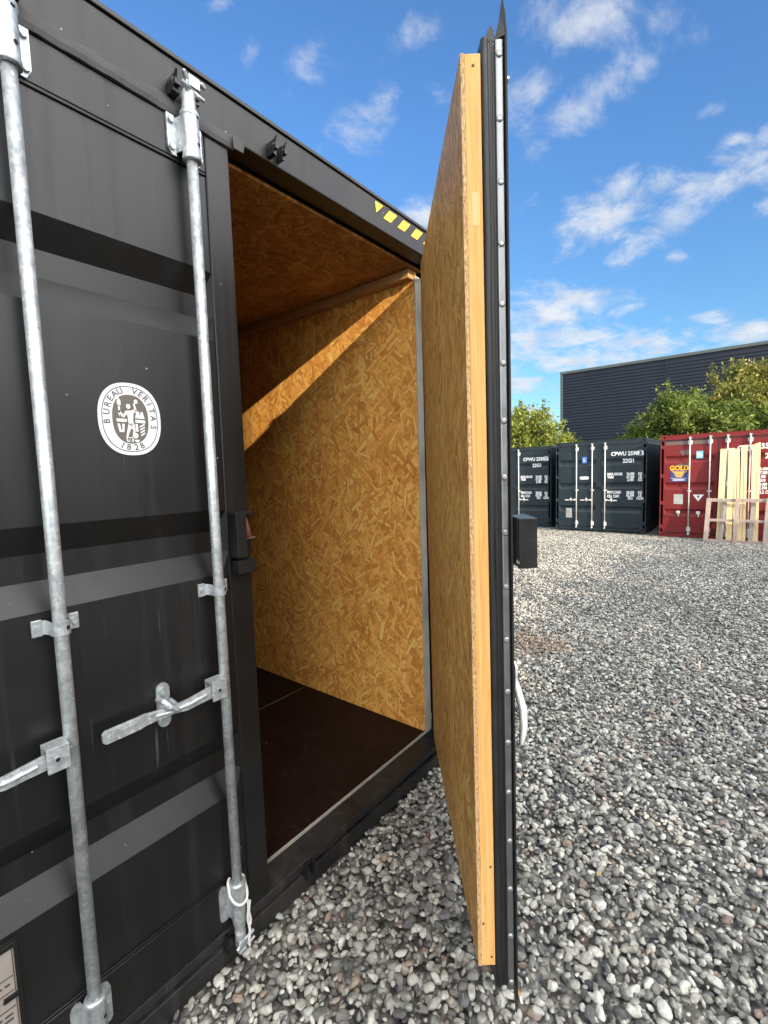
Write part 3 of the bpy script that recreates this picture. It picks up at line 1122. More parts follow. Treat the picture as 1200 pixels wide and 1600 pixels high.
def rod_set(parent, root, x, d, detail=True, mat='galvanised', handle=True, y=-0.036, keepers=True):
    """locking rod with its brackets on a door; d = side the handle points to"""
    loc = (x, y, 0)
    put('locking_rod', cached('rod', m_rod), None, parent, 0, loc).data.materials or None

    def mk(name, key, fn, par, bev=0.0015):
        me = cached((key, mat), fn)
        if not me.materials:
            me.materials.append(MATS[mat])
        o = put(name, me, None, par, bev if detail else 0, loc)
        return o
    mk('guide_bracket', 'gb', m_sleeve_top, parent)
    mk('cam_end', 'ce', m_cam_top, parent, 0.002)
    mk('mid_bracket', 'mb', m_mid, parent)
    mk('foot_bracket', 'fb', m_bottom, parent)
    mk('cam_foot', 'cf', m_cam_bot, parent, 0.002)
    if handle:
        mk('handle', ('h', d), lambda: m_handle(d), parent, 0.0012)
        mk('handle_catch', ('r', d), lambda: m_retainer(d), parent, 0.0012)
    if keepers:
        for key, fn in ((('kt', -1), m_keeper), (('kt', 1), m_keeper), (('kb', -1), m_keeper_bot), (('kb', 1), m_keeper_bot)):
            me = cached(key, lambda: fn(key[1]))
            if not me.materials:
                me.materials.append(MATS['black_steel'])
            put('cam_keeper', me, None, root, 0.002 if detail else 0, loc)


def rod_fix(o, mat):
    pass


def casting_mb(x0, x1, y0, y1, z0, z1, faces):
    """corner casting with a recessed slot in the front (-y) and in one end face"""
    mb = MB()
    t = 0.012
    # front face as a ring round an oval slot
    cx, cz = (x0 + x1) / 2, (z0 + z1) / 2
    n = 12
    rx, rz = 0.030, 0.036
    slot = [(cx + rx * math.cos(2 * math.pi * k / n), cz + rz * math.sin(2 * math.pi * k / n)) for k in range(n)]
    hx, hz = (x1 - x0) / 2, (z1 - z0) / 2
    outer = []
    for k in range(n):
        a = 2 * math.pi * k / n
        c, s = math.cos(a), math.sin(a)
        m = min(hx / abs(c) if abs(c) > 1e-6 else 9, hz / abs(s) if abs(s) > 1e-6 else 9)
        outer.append((cx + m * c, cz + m * s))
    vs = [(a, y0, b) for a, b in outer] + [(a, y0, b) for a, b in slot] + [(a, y0 + 0.03, b) for a, b in slot]
    fs = [(k, (k + 1) % n, n + (k + 1) % n, n + k) for k in range(n)] + [(n + k, n + (k + 1) % n, 2 * n + (k + 1) % n, 2 * n + k) for k in range(n)]
    mb.add(vs, fs)
    mb.add([(a, y0 + 0.03, b) for a, b in slot], [tuple(range(n))])
    # corner fill of the front face is covered by the body behind it
    mb.box(x0, x1, y0 + 0.0305, y1, z0, z1)
    for xa, xb, za, zb_ in ((x0, x0 + 0.006, z0, z1), (x1 - 0.006, x1, z0, z1), (x0 + 0.006, x1 - 0.006, z0, z0 + 0.006), (x0 + 0.006, x1 - 0.006, z1 - 0.006, z1)):
        mb.box(xa, xb, y0 + 0.0005, y0 + 0.0304, za, zb_)
    # end slot plate
    for sx, xx in ((-1, x0), (1, x1)):
        if sx in faces:
            mb.tube([(xx, (y0 + y1) / 2 + 0.01, cz), (xx + sx * 0.001, (y0 + y1) / 2 + 0.01, cz)], 0.032, 12)
    return mb


def container_shell(root, mat, mat_dark, dep=L, inner=False):
    """posts, rails, castings, corrugated sides and roof shared by every container"""
    pd = 0.10
    for xa, xb in ((-W, -W + 0.085), (-0.085, 0.0)):
        MB().box(xa, xb, 0.0, pd, 0.118, 2.473).build('corner_post', mat, root, 0.006)
        MB().box(xa, xb, dep - pd, dep, 0.118, 2.473).build('corner_post', mat, root, 0.006)
    # header plate (front), sill
    MB().box(-W + 0.1625, -0.1625, 0.0, 0.075, 2.467, 2.578).build('header', mat, root, 0.004)
    MB().box(-W + 0.1625, -0.1625, -0.006, 0.09, 2.579, 2.591).build('roof_lip', mat_dark, root, 0.002)
    s = MB()
    s.box(-W + 0.1625, -0.1625, 0.0, 0.11, 0.008, 0.072)
    s.box(-W + 0.1625, -0.1625, 0.012, 0.11, 0.072, 0.090)
    s.box(-W + 0.1625, -0.1625, 0.002, 0.11, 0.090, 0.118)
    s.build('sill', 'paint_sill' if mat_dark == 'paint_black' else mat_dark, root, 0.003)
    for xa, xb in ((-W, -W + 0.162), (-0.162, 0.0)):
        for za, zb in ((0.0, 0.118), (2.473, 2.591)):
            casting_mb(xa, xb, -0.003, 0.172, za, zb, ()).build('corner_casting', mat, root, 0.004)
            MB().box(xa, xb, dep - 0.17, dep, za, zb).build('corner_casting', mat, root, 0.004)
    # side walls: vertical trapezoid corrugation
    for sx in (-1, 1):
        xo = 0.0 - 0.006 if sx == 1 else -W + 0.006
        prof = []
        y = pd
        pitch = 0.278
        while y < dep - pd - 0.01:
            for dy, dx in ((0.0, 0.0), (0.072, 0.0), (0.140, 0.036), (0.212, 0.036)):
                if y + dy < dep - pd:
                    prof.append((xo - sx * dx, y + dy))
            y += pitch
        prof.append((xo, dep - pd))
        mb = MB().strip(prof, 0.16, 2.531, 'z')
        mb.build('side_wall', mat, root)
        xa = -0.06 if sx == 1 else -W
        MB().box(xa, xa + 0.06, 0.175, dep - 0.175, 2.531, 2.588).build('top_rail', mat, root, 0.004)
        MB().box(xa, xa + 0.06, 0.175, dep - 0.175, 0.02, 0.16).build('bottom_rail', mat, root, 0.004)
    # roof sheet, cross-corrugated
    prof = []
    y = 0.09
    while y < dep - 0.1:
        prof += [(y, 2.585), (y + 0.09, 2.585), (y + 0.11, 2.568), (y + 0.18, 2.568)]
        y += 0.21
    prof.append((dep - 0.01, 2.585))
    MB().strip(prof, -W + 0.06, -0.06).build('roof', mat, root)
    MB().box(-W + 0.085, -0.085, dep - 0.05, dep - 0.03, 0.1, 2.5).build('end_wall', mat, root)


def hinge_set(parent, x, mat, s):
    for z in (0.26, 0.87, 1.56, 2.29):
        mb = MB()
        mb.tube([(x, -0.014, z - 0.055), (x, -0.014, z + 0.055)], 0.013, 10)
        mb.box(min(x, x + s * 0.075), max(x, x + s * 0.075), -0.012, 0.001, z - 0.045, z + 0.045)
        mb.build('hinge', mat, parent, 0.003)


# rod mesh needs a material per kind: make two copies
_rod_g = m_rod()
_rod_g.materials.append(MATS['galvanised'])
_rod_f = m_rod()
_rod_f.materials.append(MATS['galv_far'])


def rods(parent, root, xs, mat, detail):
    for x, d, hd in xs:
        _cache['rod'] = _rod_g if mat == 'galvanised' else _rod_f
        rod_set(parent, root, x, d, detail, mat, hd)


# ------------------------------------------------------------------ the near container, door open
def near_container():
    root = thing('shipping_container', 'black shipping container with one door swung open on a wood-board lined inside', 'shipping container', group='shipping containers round the yard')
    container_shell(root, 'paint_dark', 'paint_black')
    XL, XR = -W + 0.03, -1.227
    # ---- closed left leaf
    leaf = leaf_mb(XL, XR).build('door', 'paint_dark', root, 0.003)
    leaf['label'] = 'closed left door with galvanised locking rods and a round sticker'
    rods(leaf, root, [(-1.363, -1, True), (-1.750, -1, True)], 'galvanised', True)
    # keepers of the open leaf stay on the header and sill
    for x in (-1.060,):
        for key in (('kt', -1), ('kt', 1), ('kb', -1), ('kb', 1)):
            put('cam_keeper', _cache[key], None, root, 0.0015, (x, -0.036, 0)).scale = (0.62, 1, 1)
    hinge_set(leaf, XL - 0.012, 'paint_dark', 1)
    # dark screws in the guides
    for x in (-1.363, -1.750):
        for z, a, r, w_ in ((2.425, -62, 0.0222, 0.0044), (2.358, -62, 0.0222, 0.0044), (0.235, -55, 0.0216, 0.0042), (1.177, -62, 0.0192, 0.0048)):
            dx, dy = r * math.cos(R(a)), r * math.sin(R(a))
            MB().tube([(x + dx * 0.9, -0.036 + dy * 0.9, z), (x + dx * 1.04, -0.036 + dy * 1.04, z)], w_, 10).build('screw', 'dark_hole', leaf)
        MB().tube([(x - 0.036, -0.0675, 0.902), (x - 0.036, -0.0688, 0.902)], 0.0045, 10).build('screw', 'dark_hole', leaf)
    # gasket lips round the leaf
    mb = MB()
    zz = [(2.433, -0.002), (2.4345, -0.0075), (2.447, -0.0085), (2.462, -0.0065), (2.4645, -0.0040), (2.4735, -0.0028), (2.4745, 0.0), (2.434, 0.0)]
    n = 60
    xa, xb = XL, -1.205
    vs, fs = [], []
    m = len(zz)
    for i in range(n + 1):
        x = xa + (xb - xa) * i / n
        w = 0.0013 * math.sin(i * 1.7) + 0.001 * math.sin(i * 0.53 + 1)
        for z, y in zz:
            cut = 0.0
            if i == n:
                cut = (z - 2.45) * 0.4
            vs.append((x + cut, y - (0.0012 if 2.44 < z < 2.47 else 0) + w * (1 if y < -0.004 else 0), z + 2 * w * (z > 2.46)))
    for i in range(n):
        for k in range(m):
            fs.append((i * m + k, i * m + (k + 1) % m, (i + 1) * m + (k + 1) % m, (i + 1) * m + k))
    fs.append(tuple(n * m + k for k in range(m)))
    mb.add(vs, fs, False)
    mb.build('gasket', 'rubber_grey', leaf)
    # torn flap where the seal ends
    mb = MB()
    mb.prism([(-1.218, -0.014, 2.432), (-1.190, -0.020, 2.428), (-1.186, -0.022, 2.452), (-1.200, -0.016, 2.468), (-1.220, -0.012, 2.468)], (0, -0.004, 0))
    mb.build('gasket_flap', 'rubber_grey', leaf, 0.001)
    mb = MB()
    mb.tube([(-1.227, 0.024, 0.13), (-1.225, 0.024, 2.43)], 0.012, 8)
    mb.tube([(-1.302, -0.0005, 0.13), (-1.302, -0.0005, 1.1), (-1.3035, -0.0005, 1.25), (-1.301, -0.0005, 2.43)], 0.0022, 6)
    mb.build('edge_seal', 'rubber', leaf)
    # sealant lines at the rails
    for z in (2.325, 0.277):
        MB().tube([(XL + 0.08, -0.001, z - 0.001), (-1.31, -0.001, z - 0.001)], 0.0022, 6).build('sealant', 'rubber', leaf)
        MB().tube([(XL + 0.08, -0.001, z + 0.008), (-1.305, -0.001, z + 0.008)], 0.0016, 6).build('sealant', 'rubber', leaf)
    # lock-box half on the free edge
    mb = MB()
    x0, x1, y0, z0, z1 = -1.300, -1.228, -0.045, 1.255, 1.388
    mb.box(x0, x1, y0, 0.0, z1 - 0.007, z1)
    mb.box(x0, x0 + 0.034, y0, 0.0, z0, z1 - 0.007)
    mb.box(x0 + 0.034, x1, -0.010, 0.0, z0, z1 - 0.007)
    mb.box(x0 + 0.034, x1, y0 + 0.006, -0.010, z0 + 0.048, z0 + 0.053)
    mb.box(x0 + 0.004, x1 - 0.006, -0.040, 0.0, 1.206, 1.246)
    mb.build('lock_box', 'black_steel', leaf, 0.0025)
    mb = MB()
    mb.tube([(-1.250, -0.024, z0 + 0.053), (-1.252, -0.024, z0 + 0.085), (-1.257, -0.024, z1 - 0.02)], [0.014, 0.009, 0.007], 8)
    mb.box(-1.264, -1.230, -0.038, -0.012, z0 + 0.0532, z0 + 0.056)
    mb.build('lock_pin', 'rust', leaf)
    # data plate low on the leaf
    mb = MB().box(-2.09, -1.88, -0.004, 0.001, 0.215, 0.520)
    pl = mb.build('data_plate', 'plate_beige', leaf, 0.002)
    mb = MB()
    for z in (0.445, 0.412, 0.375):
        mb.box(-2.08, -1.886, -0.0056, -0.0042, z, z + 0.0015)
    rr = random.Random(3)
    for z in (0.428, 0.395, 0.36, 0.349, 0.337, 0.325, 0.312):
        x = -1.892
        while x > -2.07:
            w = rr.uniform(0.006, 0.018)
            if rr.random() < 0.8:
                mb.box(x - w, x, -0.0056, -0.0042, z, z + 0.004)
            x -= w + 0.005
    mb.box(-1.8845, -1.883, -0.0056, -0.0042, 0.23, 0.51)
    mb.build('plate_print', 'dark_print', leaf)
    mb = MB()
    for z in (0.514, 0.40, 0.222):
        mb.box(-1.905, -1.874, -0.0085, -0.0044, z - 0.006, z + 0.006)
    mb.box(-2.0, -1.876, -0.006, -0.0044, 0.519, 0.526)
    mb.box(-1.880, -1.873, -0.006, -0.0044, 0.22, 0.519)
    mb.build('plate_clip', 'paint_dark', leaf, 0.001)
    sticker(leaf)

    # ---- yellow and black height warning on the header
    mb = MB()
    y = -0.0012

    def quad(ps):
        mb.prism([(a, y, b) for a, b in ps], (0, -0.0006, 0))
    quad([(-0.554, 2.566), (-0.505, 2.566), (-0.549, 2.525)])
    for k in range(4):
        o = 0.0965 * k
        if o > 0.29:
            break
        quad([(-0.462 + o, 2.564), (-0.411 + o, 2.564), (-0.456 + o, 2.520), (-0.504 + o, 2.520)])
    mb.build('height_warning', 'yellow_print', root)

    # ---- lined inside
    XW, ZF, ZC = -0.141, 0.130, 2.452
    YB = 5.86
    for k, (ya, yb) in enumerate(((0.100, 2.50), (2.503, 4.95), (4.953, YB))):
        MB().box(XW, XW + 0.011, ya, yb, ZF + 0.001, 2.447).build('wall_board', 'osb_wall', root)
        MB().box(-W + 0.130, -W + 0.141, ya, yb, ZF + 0.001, 2.447).build('wall_board', 'osb_wall', root)
    MB().box(-W + 0.142, XW - 0.001, YB, YB + 0.011, ZF + 0.001, 2.447).build('wall_board', 'osb_back', root)
    for k, (ya, yb) in enumerate(((0.088, 2.48), (2.483, 4.9), (4.903, YB))):
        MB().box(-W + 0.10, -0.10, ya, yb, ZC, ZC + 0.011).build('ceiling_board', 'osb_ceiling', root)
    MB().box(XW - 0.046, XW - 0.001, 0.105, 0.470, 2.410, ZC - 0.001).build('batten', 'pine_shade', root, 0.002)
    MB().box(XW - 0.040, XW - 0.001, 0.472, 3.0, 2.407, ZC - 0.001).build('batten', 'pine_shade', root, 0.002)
    # metal-faced stud closing the lining at the door
    MB().box(-0.1295, -0.094, 0.094, 0.150, ZF - 0.002, 2.428).build('stud', 'trim_grey', root, 0.003)
    MB().box(-0.1475, -0.1305, 0.092, 0.0995, ZF - 0.002, 2.426).build('board_edge', 'trim_grey', root, 0.001)
    for z in (0.36, 1.255, 2.12):
        MB().box(-0.108, -0.088, 0.05, 0.062, z - 0.004, z + 0.004).build('clip', 'rivet_steel', root)
    for k, (ya, yb) in enumerate(((0.106, 1.018), (1.022, 3.4), (3.404, YB))):
        MB().box(-W + 0.142, XW - 0.001, ya, yb, 0.112, ZF).build('floor_board', 'floor_film', root)
    MB().box(-W + 0.142, -0.100, 0.1005, 0.1055, 0.1185, ZF + 0.0012).build('floor_trim', 'trim_grey', root, 0.001)
    MB().box(-W + 0.142, XW - 0.001, 1.0185, 1.0215, 0.1185, ZF - 0.001).build('floor_joint', 'trim_grey', root)
    MB().box(-W + 0.07, -0.07, 0.09, 0.13, 2.464, 2.58).build('header_back', 'paint_black', root)
    open_door(root)
    return root


def sticker(leaf):
    cx, cz, hw, hh = -1.5525, 1.643, 0.0745, 0.0885

    def oval(a, b, n=48, e=2.35):
        ps = []
        for k in range(n):
            t = 2 * math.pi * k / n
            c, s = math.cos(t), math.sin(t)
            ps.append((cx + a * math.copysign(abs(c) ** (2 / e), c), cz + b * math.copysign(abs(s) ** (2 / e), s)))
        return ps

    def disc(mb, a, b, y):
        mb.prism([(x, y, z) for x, z in oval(a, b)], (0, 0.0004, 0))
    mb = MB()
    disc(mb, hw, hh, -0.0018 + 0.002)
    st = MB()
    st.prism([(x, 0.0008, z) for x, z in oval(hw, hh)], (0, 0.0014, 0))
    so = st.build('sticker', 'white_print', leaf)
    y = 0.0003
    mb = MB()
    o1, o2 = oval(hw * 0.892, hh * 0.905), oval(hw * 0.868, hh * 0.884)
    n = len(o1)
    mb.add([(a, y, b) for a, b in o1] + [(a, y, b) for a, b in o2], [(k, (k + 1) % n, n + (k + 1) % n, n + k) for k in range(n)])
    # lettering round the oval
    ra, rb = hw * 0.655, hh * 0.715

    def ring_text(txt, t0, t1, size, outward, ea=ra, eb=rb):
        m = len(txt)
        for i, ch in enumerate(txt):
            if ch == ' ':
                continue
            t = t0 + (t1 - t0) * i / (m - 1)
            c, s = math.cos(t), math.sin(t)
            e = 2.3
            x = cx + ea * math.copysign(abs(c) ** (2 / e), c)
            z = cz + eb * math.copysign(abs(s) ** (2 / e), s)
            nx, nz = c / ea, s / eb
            l = math.hypot(nx, nz)
            a = math.atan2(nz / l, nx / l) - math.pi / 2
            if not outward:
                a += math.pi
            add_text(mb, ch, x, z, size, y, 1.0, 'CENTER', a, 0.00025)
    ring_text('BUREAU VERITAS', R(185), R(-12), 0.0205, True)
    ring_text('1828', R(247), R(293), 0.0205, False, hw * 0.80, hh * 0.855)
    mb.build('lettering', 'dark_print', leaf)
    mb = MB()
    mb.prism([(x, y - 0.0001, z) for x, z in oval(hw * 0.575, hh * 0.675)], (0, 0.0004, 0))
    mb.build('sticker_field', 'brown_print', leaf)
    # white emblem: figure with torch and globe, ship, machinery, scales
    em = MB()
    yy = -0.0004

    def P(ps):
        em.prism([(cx + a * hw * 0.575, yy, cz + b * hh * 0.675) for a, b in ps], (0, 0.00025, 0))

    def disk(a, b, r, n=12):
        P([(a + r * math.cos(2 * math.pi * k / n), b + r * 0.85 * math.sin(2 * math.pi * k / n)) for k in range(n)])

    def limb(p, q, w0, w1):
        d = Vector((q[0] - p[0], q[1] - p[1]))
        d.normalize()
        nn = Vector((-d.y, d.x))
        P([(p[0] + nn.x * w0, p[1] + nn.y * w0), (p[0] - nn.x * w0, p[1] - nn.y * w0), (q[0] - nn.x * w1, q[1] - nn.y * w1), (q[0] + nn.x * w1, q[1] + nn.y * w1)])
    disk(-0.10, 0.52, 0.12)
    P([(-0.24, 0.34), (0.02, 0.36), (0.16, 0.22), (0.12, -0.05), (0.14, -0.2), (-0.12, -0.24), (-0.16, -0.05), (-0.18, 0.15)])
    limb((-0.20, 0.30), (-0.42, 0.08), 0.07, 0.05)
    limb((-0.42, 0.10), (-0.66, 0.34), 0.06, 0.04)
    limb((0.08, 0.30), (0.30, 0.36), 0.08, 0.06)
    limb((0.30, 0.34), (0.22, 0.66), 0.07, 0.04)
    disk(0.34, 0.74, 0.11)
    P([(-0.66, 0.50), (-0.54, 0.50), (-0.58, 0.22), (-0.62, 0.08), (-0.66, 0.22)])
    P([(-0.72, 0.62), (-0.62, 0.86), (-0.50, 0.74), (-0.50, 0.56), (-0.62, 0.52)])
    limb((-0.04, -0.20), (-0.18, -0.50), 0.12, 0.07)
    limb((-0.18, -0.48), (-0.30, -0.82), 0.07, 0.035)
    limb((0.06, -0.18), (0.16, -0.46), 0.11, 0.07)
    limb((0.16, -0.44), (0.06, -0.76), 0.07, 0.04)
    disk(0.24, -0.66, 0.12)
    P([(-0.78, 0.0), (-0.24, 0.0), (-0.24, -0.12), (-0.78, -0.12)])
    P([(0.24, 0.0), (0.80, -0.02), (0.80, -0.14), (0.24, -0.12)])
    P([(0.24, 0.06), (0.78, 0.04), (0.70, 0.32), (0.58, 0.34), (0.54, 0.16), (0.46, 0.34), (0.34, 0.34)])
    P([(-0.76, -0.2), (-0.62, -0.2), (-0.58, -0.44), (-0.50, -0.44), (-0.50, -0.2), (-0.36, -0.2), (-0.42, -0.54), (-0.66, -0.54)])
    P([(0.24, -0.18), (0.36, -0.18), (0.38, -0.5), (0.26, -0.5)])
    for k in range(4):
        limb((0.46 + 0.02 * k, -0.30 - 0.12 * k), (0.76, -0.18 - 0.12 * k), 0.03, 0.03)
    P([(-0.30, -0.78), (-0.28, -0.86), (-0.16, -0.92), (-0.04, -0.92)][::-1] + [(-0.3, -0.79)])
    em.v, em.f, em.sm = em.v[:], em.f[:], em.sm[:]
    P([(0.0, -0.72), (0.06, -0.72), (0.06, -0.94), (0.0, -0.94)])
    P([(-0.2, -0.74), (0.28, -0.74), (0.28, -0.78), (-0.2, -0.78)])
    P([(-0.34, -0.84), (-0.06, -0.84), (-0.12, -0.94), (-0.28, -0.94)])
    P([(0.12, -0.84), (0.42, -0.84), (0.34, -0.94), (0.2, -0.94)])
    em.build('emblem', 'white_print', leaf)


DOOR_ANG = math.atan2(0.625, 0.780)


def open_door(root):
    """right leaf, swung out: local x from the free edge to the hinges, local -y is the outer side"""
    nY = -0.046
    wd = 1.165
    # steel leaf: outer skin on -y; RIBS go towards the inside (+y)
    mb = MB()
    yo = -0.098
    mb2 = leaf_mb(0.004, wd, yo, 0.135, 2.425)
    d = mb2.build('door', 'paint_black', root, 0.003)
    d.location = (-1.0905, -0.686, 0)
    d.rotation_euler = (R(0.0), 0, DOOR_ANG)
    # the leaf sags a touch: lean in the plane seen
    lean = Matrix.Rotation(-0.0075, 4, Vector((math.cos(DOOR_ANG + math.pi / 2 - 0.9), math.sin(DOOR_ANG + math.pi / 2 - 0.9), 0)))
    d.rotation_euler = (Matrix.Translation((0, 0, 0)) @ lean @ Matrix.Rotation(DOOR_ANG, 4, 'Z')).to_euler()
    # keep mid-height where it was
    off = (lean @ Vector((0, 0, 1.3))) - Vector((0, 0, 1.3))
    d.location = Vector((-1.0905, -0.686, 0)) - off
    d['label'] = 'open right door lined with grey-brown board on a pine frame'
    # lining
    MB().box(0.0008, 1.055, -0.0085, 0.0, 0.200, 2.400).build('lining_board', 'osb_door', d)
    MB().box(-0.0006, 0.0004, -0.0088, -0.0004, 0.200, 2.400).build('board_edge', 'osb_edge', d)
    z0, z1 = 0.2005, 2.3995
    MB().box(0.0, 0.045, -0.0445, -0.0090, z0, z1).build('batten', 'pine', d, 0.0012)
    MB().box(1.008, 1.053, -0.0445, -0.0090, z0, z1).build('batten', 'pine', d, 0.0012)
    MB().box(0.046, 1.007, -0.0445, -0.0090, z0, z0 + 0.045).build('batten', 'pine', d, 0.0012)
    MB().box(0.046, 1.007, -0.0445, -0.0090, z1 - 0.045, z1).build('batten', 'pine', d, 0.0012)
    for y, z in ((-0.028, 2.375), (-0.036, 0.478), (-0.035, 0.225), (-0.015, 0.32)):
        MB().tube([(-0.0012, y, z), (0.004, y, z)], 0.0032, 8).build('screw', 'rust', d)
    # a lighter repair plug let into the pine
    MB().box(-0.0006, 0.01, -0.0375, -0.0200, 2.040, 2.112).build('wood_plug', 'pine_pale', d, 0.0004)
    # gasket: two lobes on the free edge, wavy by a millimetre
    mb = MB()
    zs = [0.14 + (2.43 - 0.14) * k / 40 for k in range(41)]
    mb.tube([(0.004 + 0.0008 * math.sin(k * 1.3), -0.0545 + 0.0006 * math.sin(k * 0.7), z) for k, z in enumerate(zs)], 0.0085, 10)
    mb.tube([(0.010, -0.0680 + 0.0006 * math.sin(k * 0.9 + 1), z) for k, z in enumerate(zs)], 0.0070, 10)
    mb.box(0.006, 0.03, -0.096, -0.050, 0.137, 2.424)
    # outer lip standing proud of the strip
    mb.prism([(0.004, -0.0945, 0.115), (-0.010, -0.0965, 0.112), (-0.012, -0.1000, 0.112), (0.004, -0.1000, 0.115)], (0, 0, 2.33))
    mb.build('gasket', 'rubber', d)
    # the lip ends in a curved horn above and below the leaf
    MB().prism([(-0.011, -0.0995, 2.4270), (-0.011, -0.0995, 2.4465), (-0.010, -0.0985, 2.470), (-0.004, -0.0935, 2.508), (0.0, -0.0885, 2.472), (0.002, -0.0770, 2.4270)], (0.010, 0, 0)).build('gasket_horn', 'rubber_grey', d, 0.001)
    MB().prism([(0.004, -0.080, 2.4255), (0.004, -0.0735, 2.453), (0.004, -0.069, 2.460), (0.004, -0.061, 2.447), (0.004, -0.056, 2.4255)], (0.004, 0, 0)).build('gasket_horn', 'rubber_grey', d, 0.001)
    MB().prism([(-0.011, -0.1000, 0.1115), (-0.008, -0.0985, 0.070), (-0.004, -0.0960, 0.062), (0.0, -0.0935, 0.1115)], (0.008, 0, 0)).build('gasket_horn', 'rubber_grey', d, 0.001)
    mb = MB()
    mb.box(0.03, wd, -0.075, -0.050, 2.426, 2.446)
    mb.prism([(0.031, -0.098, 2.426), (0.031, -0.094, 2.446), (0.031, -0.090, 2.470), (0.031, -0.0885, 2.426)], (wd - 0.031, 0, 0))
    mb.build('gasket', 'rubber', d)
    MB().box(0.03, wd, -0.096, -0.050, 0.112, 0.134).build('gasket', 'rubber', d)
    # clamping strip with dimpled rivets
    sm = MB()
    pr = [(-0.0020, -0.0925), (-0.0052, -0.0918), (-0.0060, -0.0890), (-0.0060, -0.0795), (-0.0052, -0.0765), (-0.0020, -0.0755), (0.002, -0.0755), (0.002, -0.0925)]
    sm.prism([(x, y, 0.135) for x, y in pr], (0, 0, 2.287))
    sm.build('clamping_strip', 'strip_steel', d, 0.0008)
    rm = MB()
    rm.tube([(0.0, 0, 0), (-0.0018, 0, 0), (-0.0032, 0, 0)], [0.0078, 0.0072, 0.0040], 10)
    rme = rm.mesh('rivet')
    rme.materials.append(MATS['rivet_steel'])
    dm = MB()
    n = 14
    for rr in (0.0085,):
        vs, fs = [], []
        for k in range(n):
            a = 2 * math.pi * k / n
            for q, h in ((0.0055, -0.0001), (0.0072, -0.0010), (0.0088, -0.0001)):
                vs.append((h, q * math.cos(a) * 0.9, q * math.sin(a)))
        for k in range(n):
            k2 = (k + 1) % n
            for j in range(2):
                fs.append((k * 3 + j, k2 * 3 + j, k2 * 3 + j + 1, k * 3 + j + 1))
        dm.add(vs, fs, True)
    for k in range(18):
        z = 2.392 - k * 0.1315
        o = put('rivet', rme, None, d, 0, (-0.0060, -0.0840 + 0.0006 * math.sin(k * 2.1), z))
        o.rotation_euler = (k * 0.7, 0, 0)
    # lock box overhanging the edge
    mb = MB()
    x0, x1, y0, y1, z0, z1 = -0.050, 0.030, -0.146, -0.104, 1.262, 1.378
    mb.box(x0, x0 + 0.005, y0, y1, z0, z1)
    mb.box(x0 + 0.005, x1, y0, y0 + 0.005, z0, z1)
    mb.box(x0 + 0.005, x1, y0 + 0.005, y1, z1 - 0.005, z1)
    mb.box(x0 + 0.005, x1, y0 + 0.005, y1, z0, z0 + 0.005)
    mb.box(x0 + 0.005, x1, y1 - 0.004, y1, z0 + 0.005, z1 - 0.005)
    mb.box(x1 - 0.006, x1, y0 + 0.005, y1 - 0.004, z0 + 0.005, z1 - 0.005)
    mb.build('lock_box', 'black_steel', d, 0.003, segs=3)
    mb = MB()
    n = 8
    pts = [(-0.034 + 0.006 * math.cos(math.pi * k / n - math.pi / 2), z0 + 0.013 + 0.0045 * math.sin(math.pi * k / n - math.pi / 2)) for k in range(n + 1)]
    pts += [(-0.043 - 0.006 * math.cos(math.pi * k / n - math.pi / 2), z0 + 0.013 - 0.0045 * math.sin(math.pi * k / n - math.pi / 2)) for k in range(n + 1)]
    mb.prism([(a, y1 + 0.0005, b) for a, b in pts], (0, -0.0008, 0))
    mb.build('lock_slot', 'white_print', d)
    # rod, handle on the outer side
    _cache['rod'] = _rod_g
    rx = 0.215
    for key, nm, bev in ((('gb', 'galvanised'), 'guide_bracket', 0.0015), (('ce', 'galvanised'), 'cam_end', 0.002), (('mb', 'galvanised'), 'mid_bracket', 0.0015), (('fb', 'galvanised'), 'foot_bracket', 0.0015), (('cf', 'galvanised'), 'cam_foot', 0.002)):
        put(nm, _cache[key], None, d, bev, (rx, yo - 0.036, 0))
    put('locking_rod', _rod_g, None, d, 0, (rx, yo - 0.036, 0))
    h = bar_path([(rx + 0.02, -0.150, 0.90, 0.018), (0.195, -0.150, 0.90, 0.016), (0.165, -0.152, 0.885, 0.014)], 0.014, 0.009)
    h.tube([(0.185, -0.150, 0.895), (0.165, -0.158, 0.862), (0.135, -0.163, 0.820), (0.12, -0.160, 0.775), (0.110, -0.150, 0.735)], [0.010, 0.011, 0.012, 0.011, 0.007], 10)
    h.build('handle', 'galvanised', d, 0.001)
    h = MB()
    h.box(0.135, 0.165, -0.150, -0.143, 0.880, 0.945)
    h.tube([(0.15, -0.10, 0.95), (0.15, -0.145, 0.952), (0.15, -0.150, 0.935)], 0.006, 8)
    h.build('handle_catch', 'galvanised', d, 0.001)
    for z in (0.26, 0.87, 1.56, 2.29):
        mb = MB()
        mb.tube([(wd + 0.014, yo - 0.014, z - 0.055), (wd + 0.014, yo - 0.014, z + 0.055)], 0.013, 10)
        mb.box(wd - 0.06, wd + 0.012, yo - 0.012, yo - 0.001, z - 0.045, z + 0.045)
        mb.build('hinge', 'paint_black', d)


near = near_container()


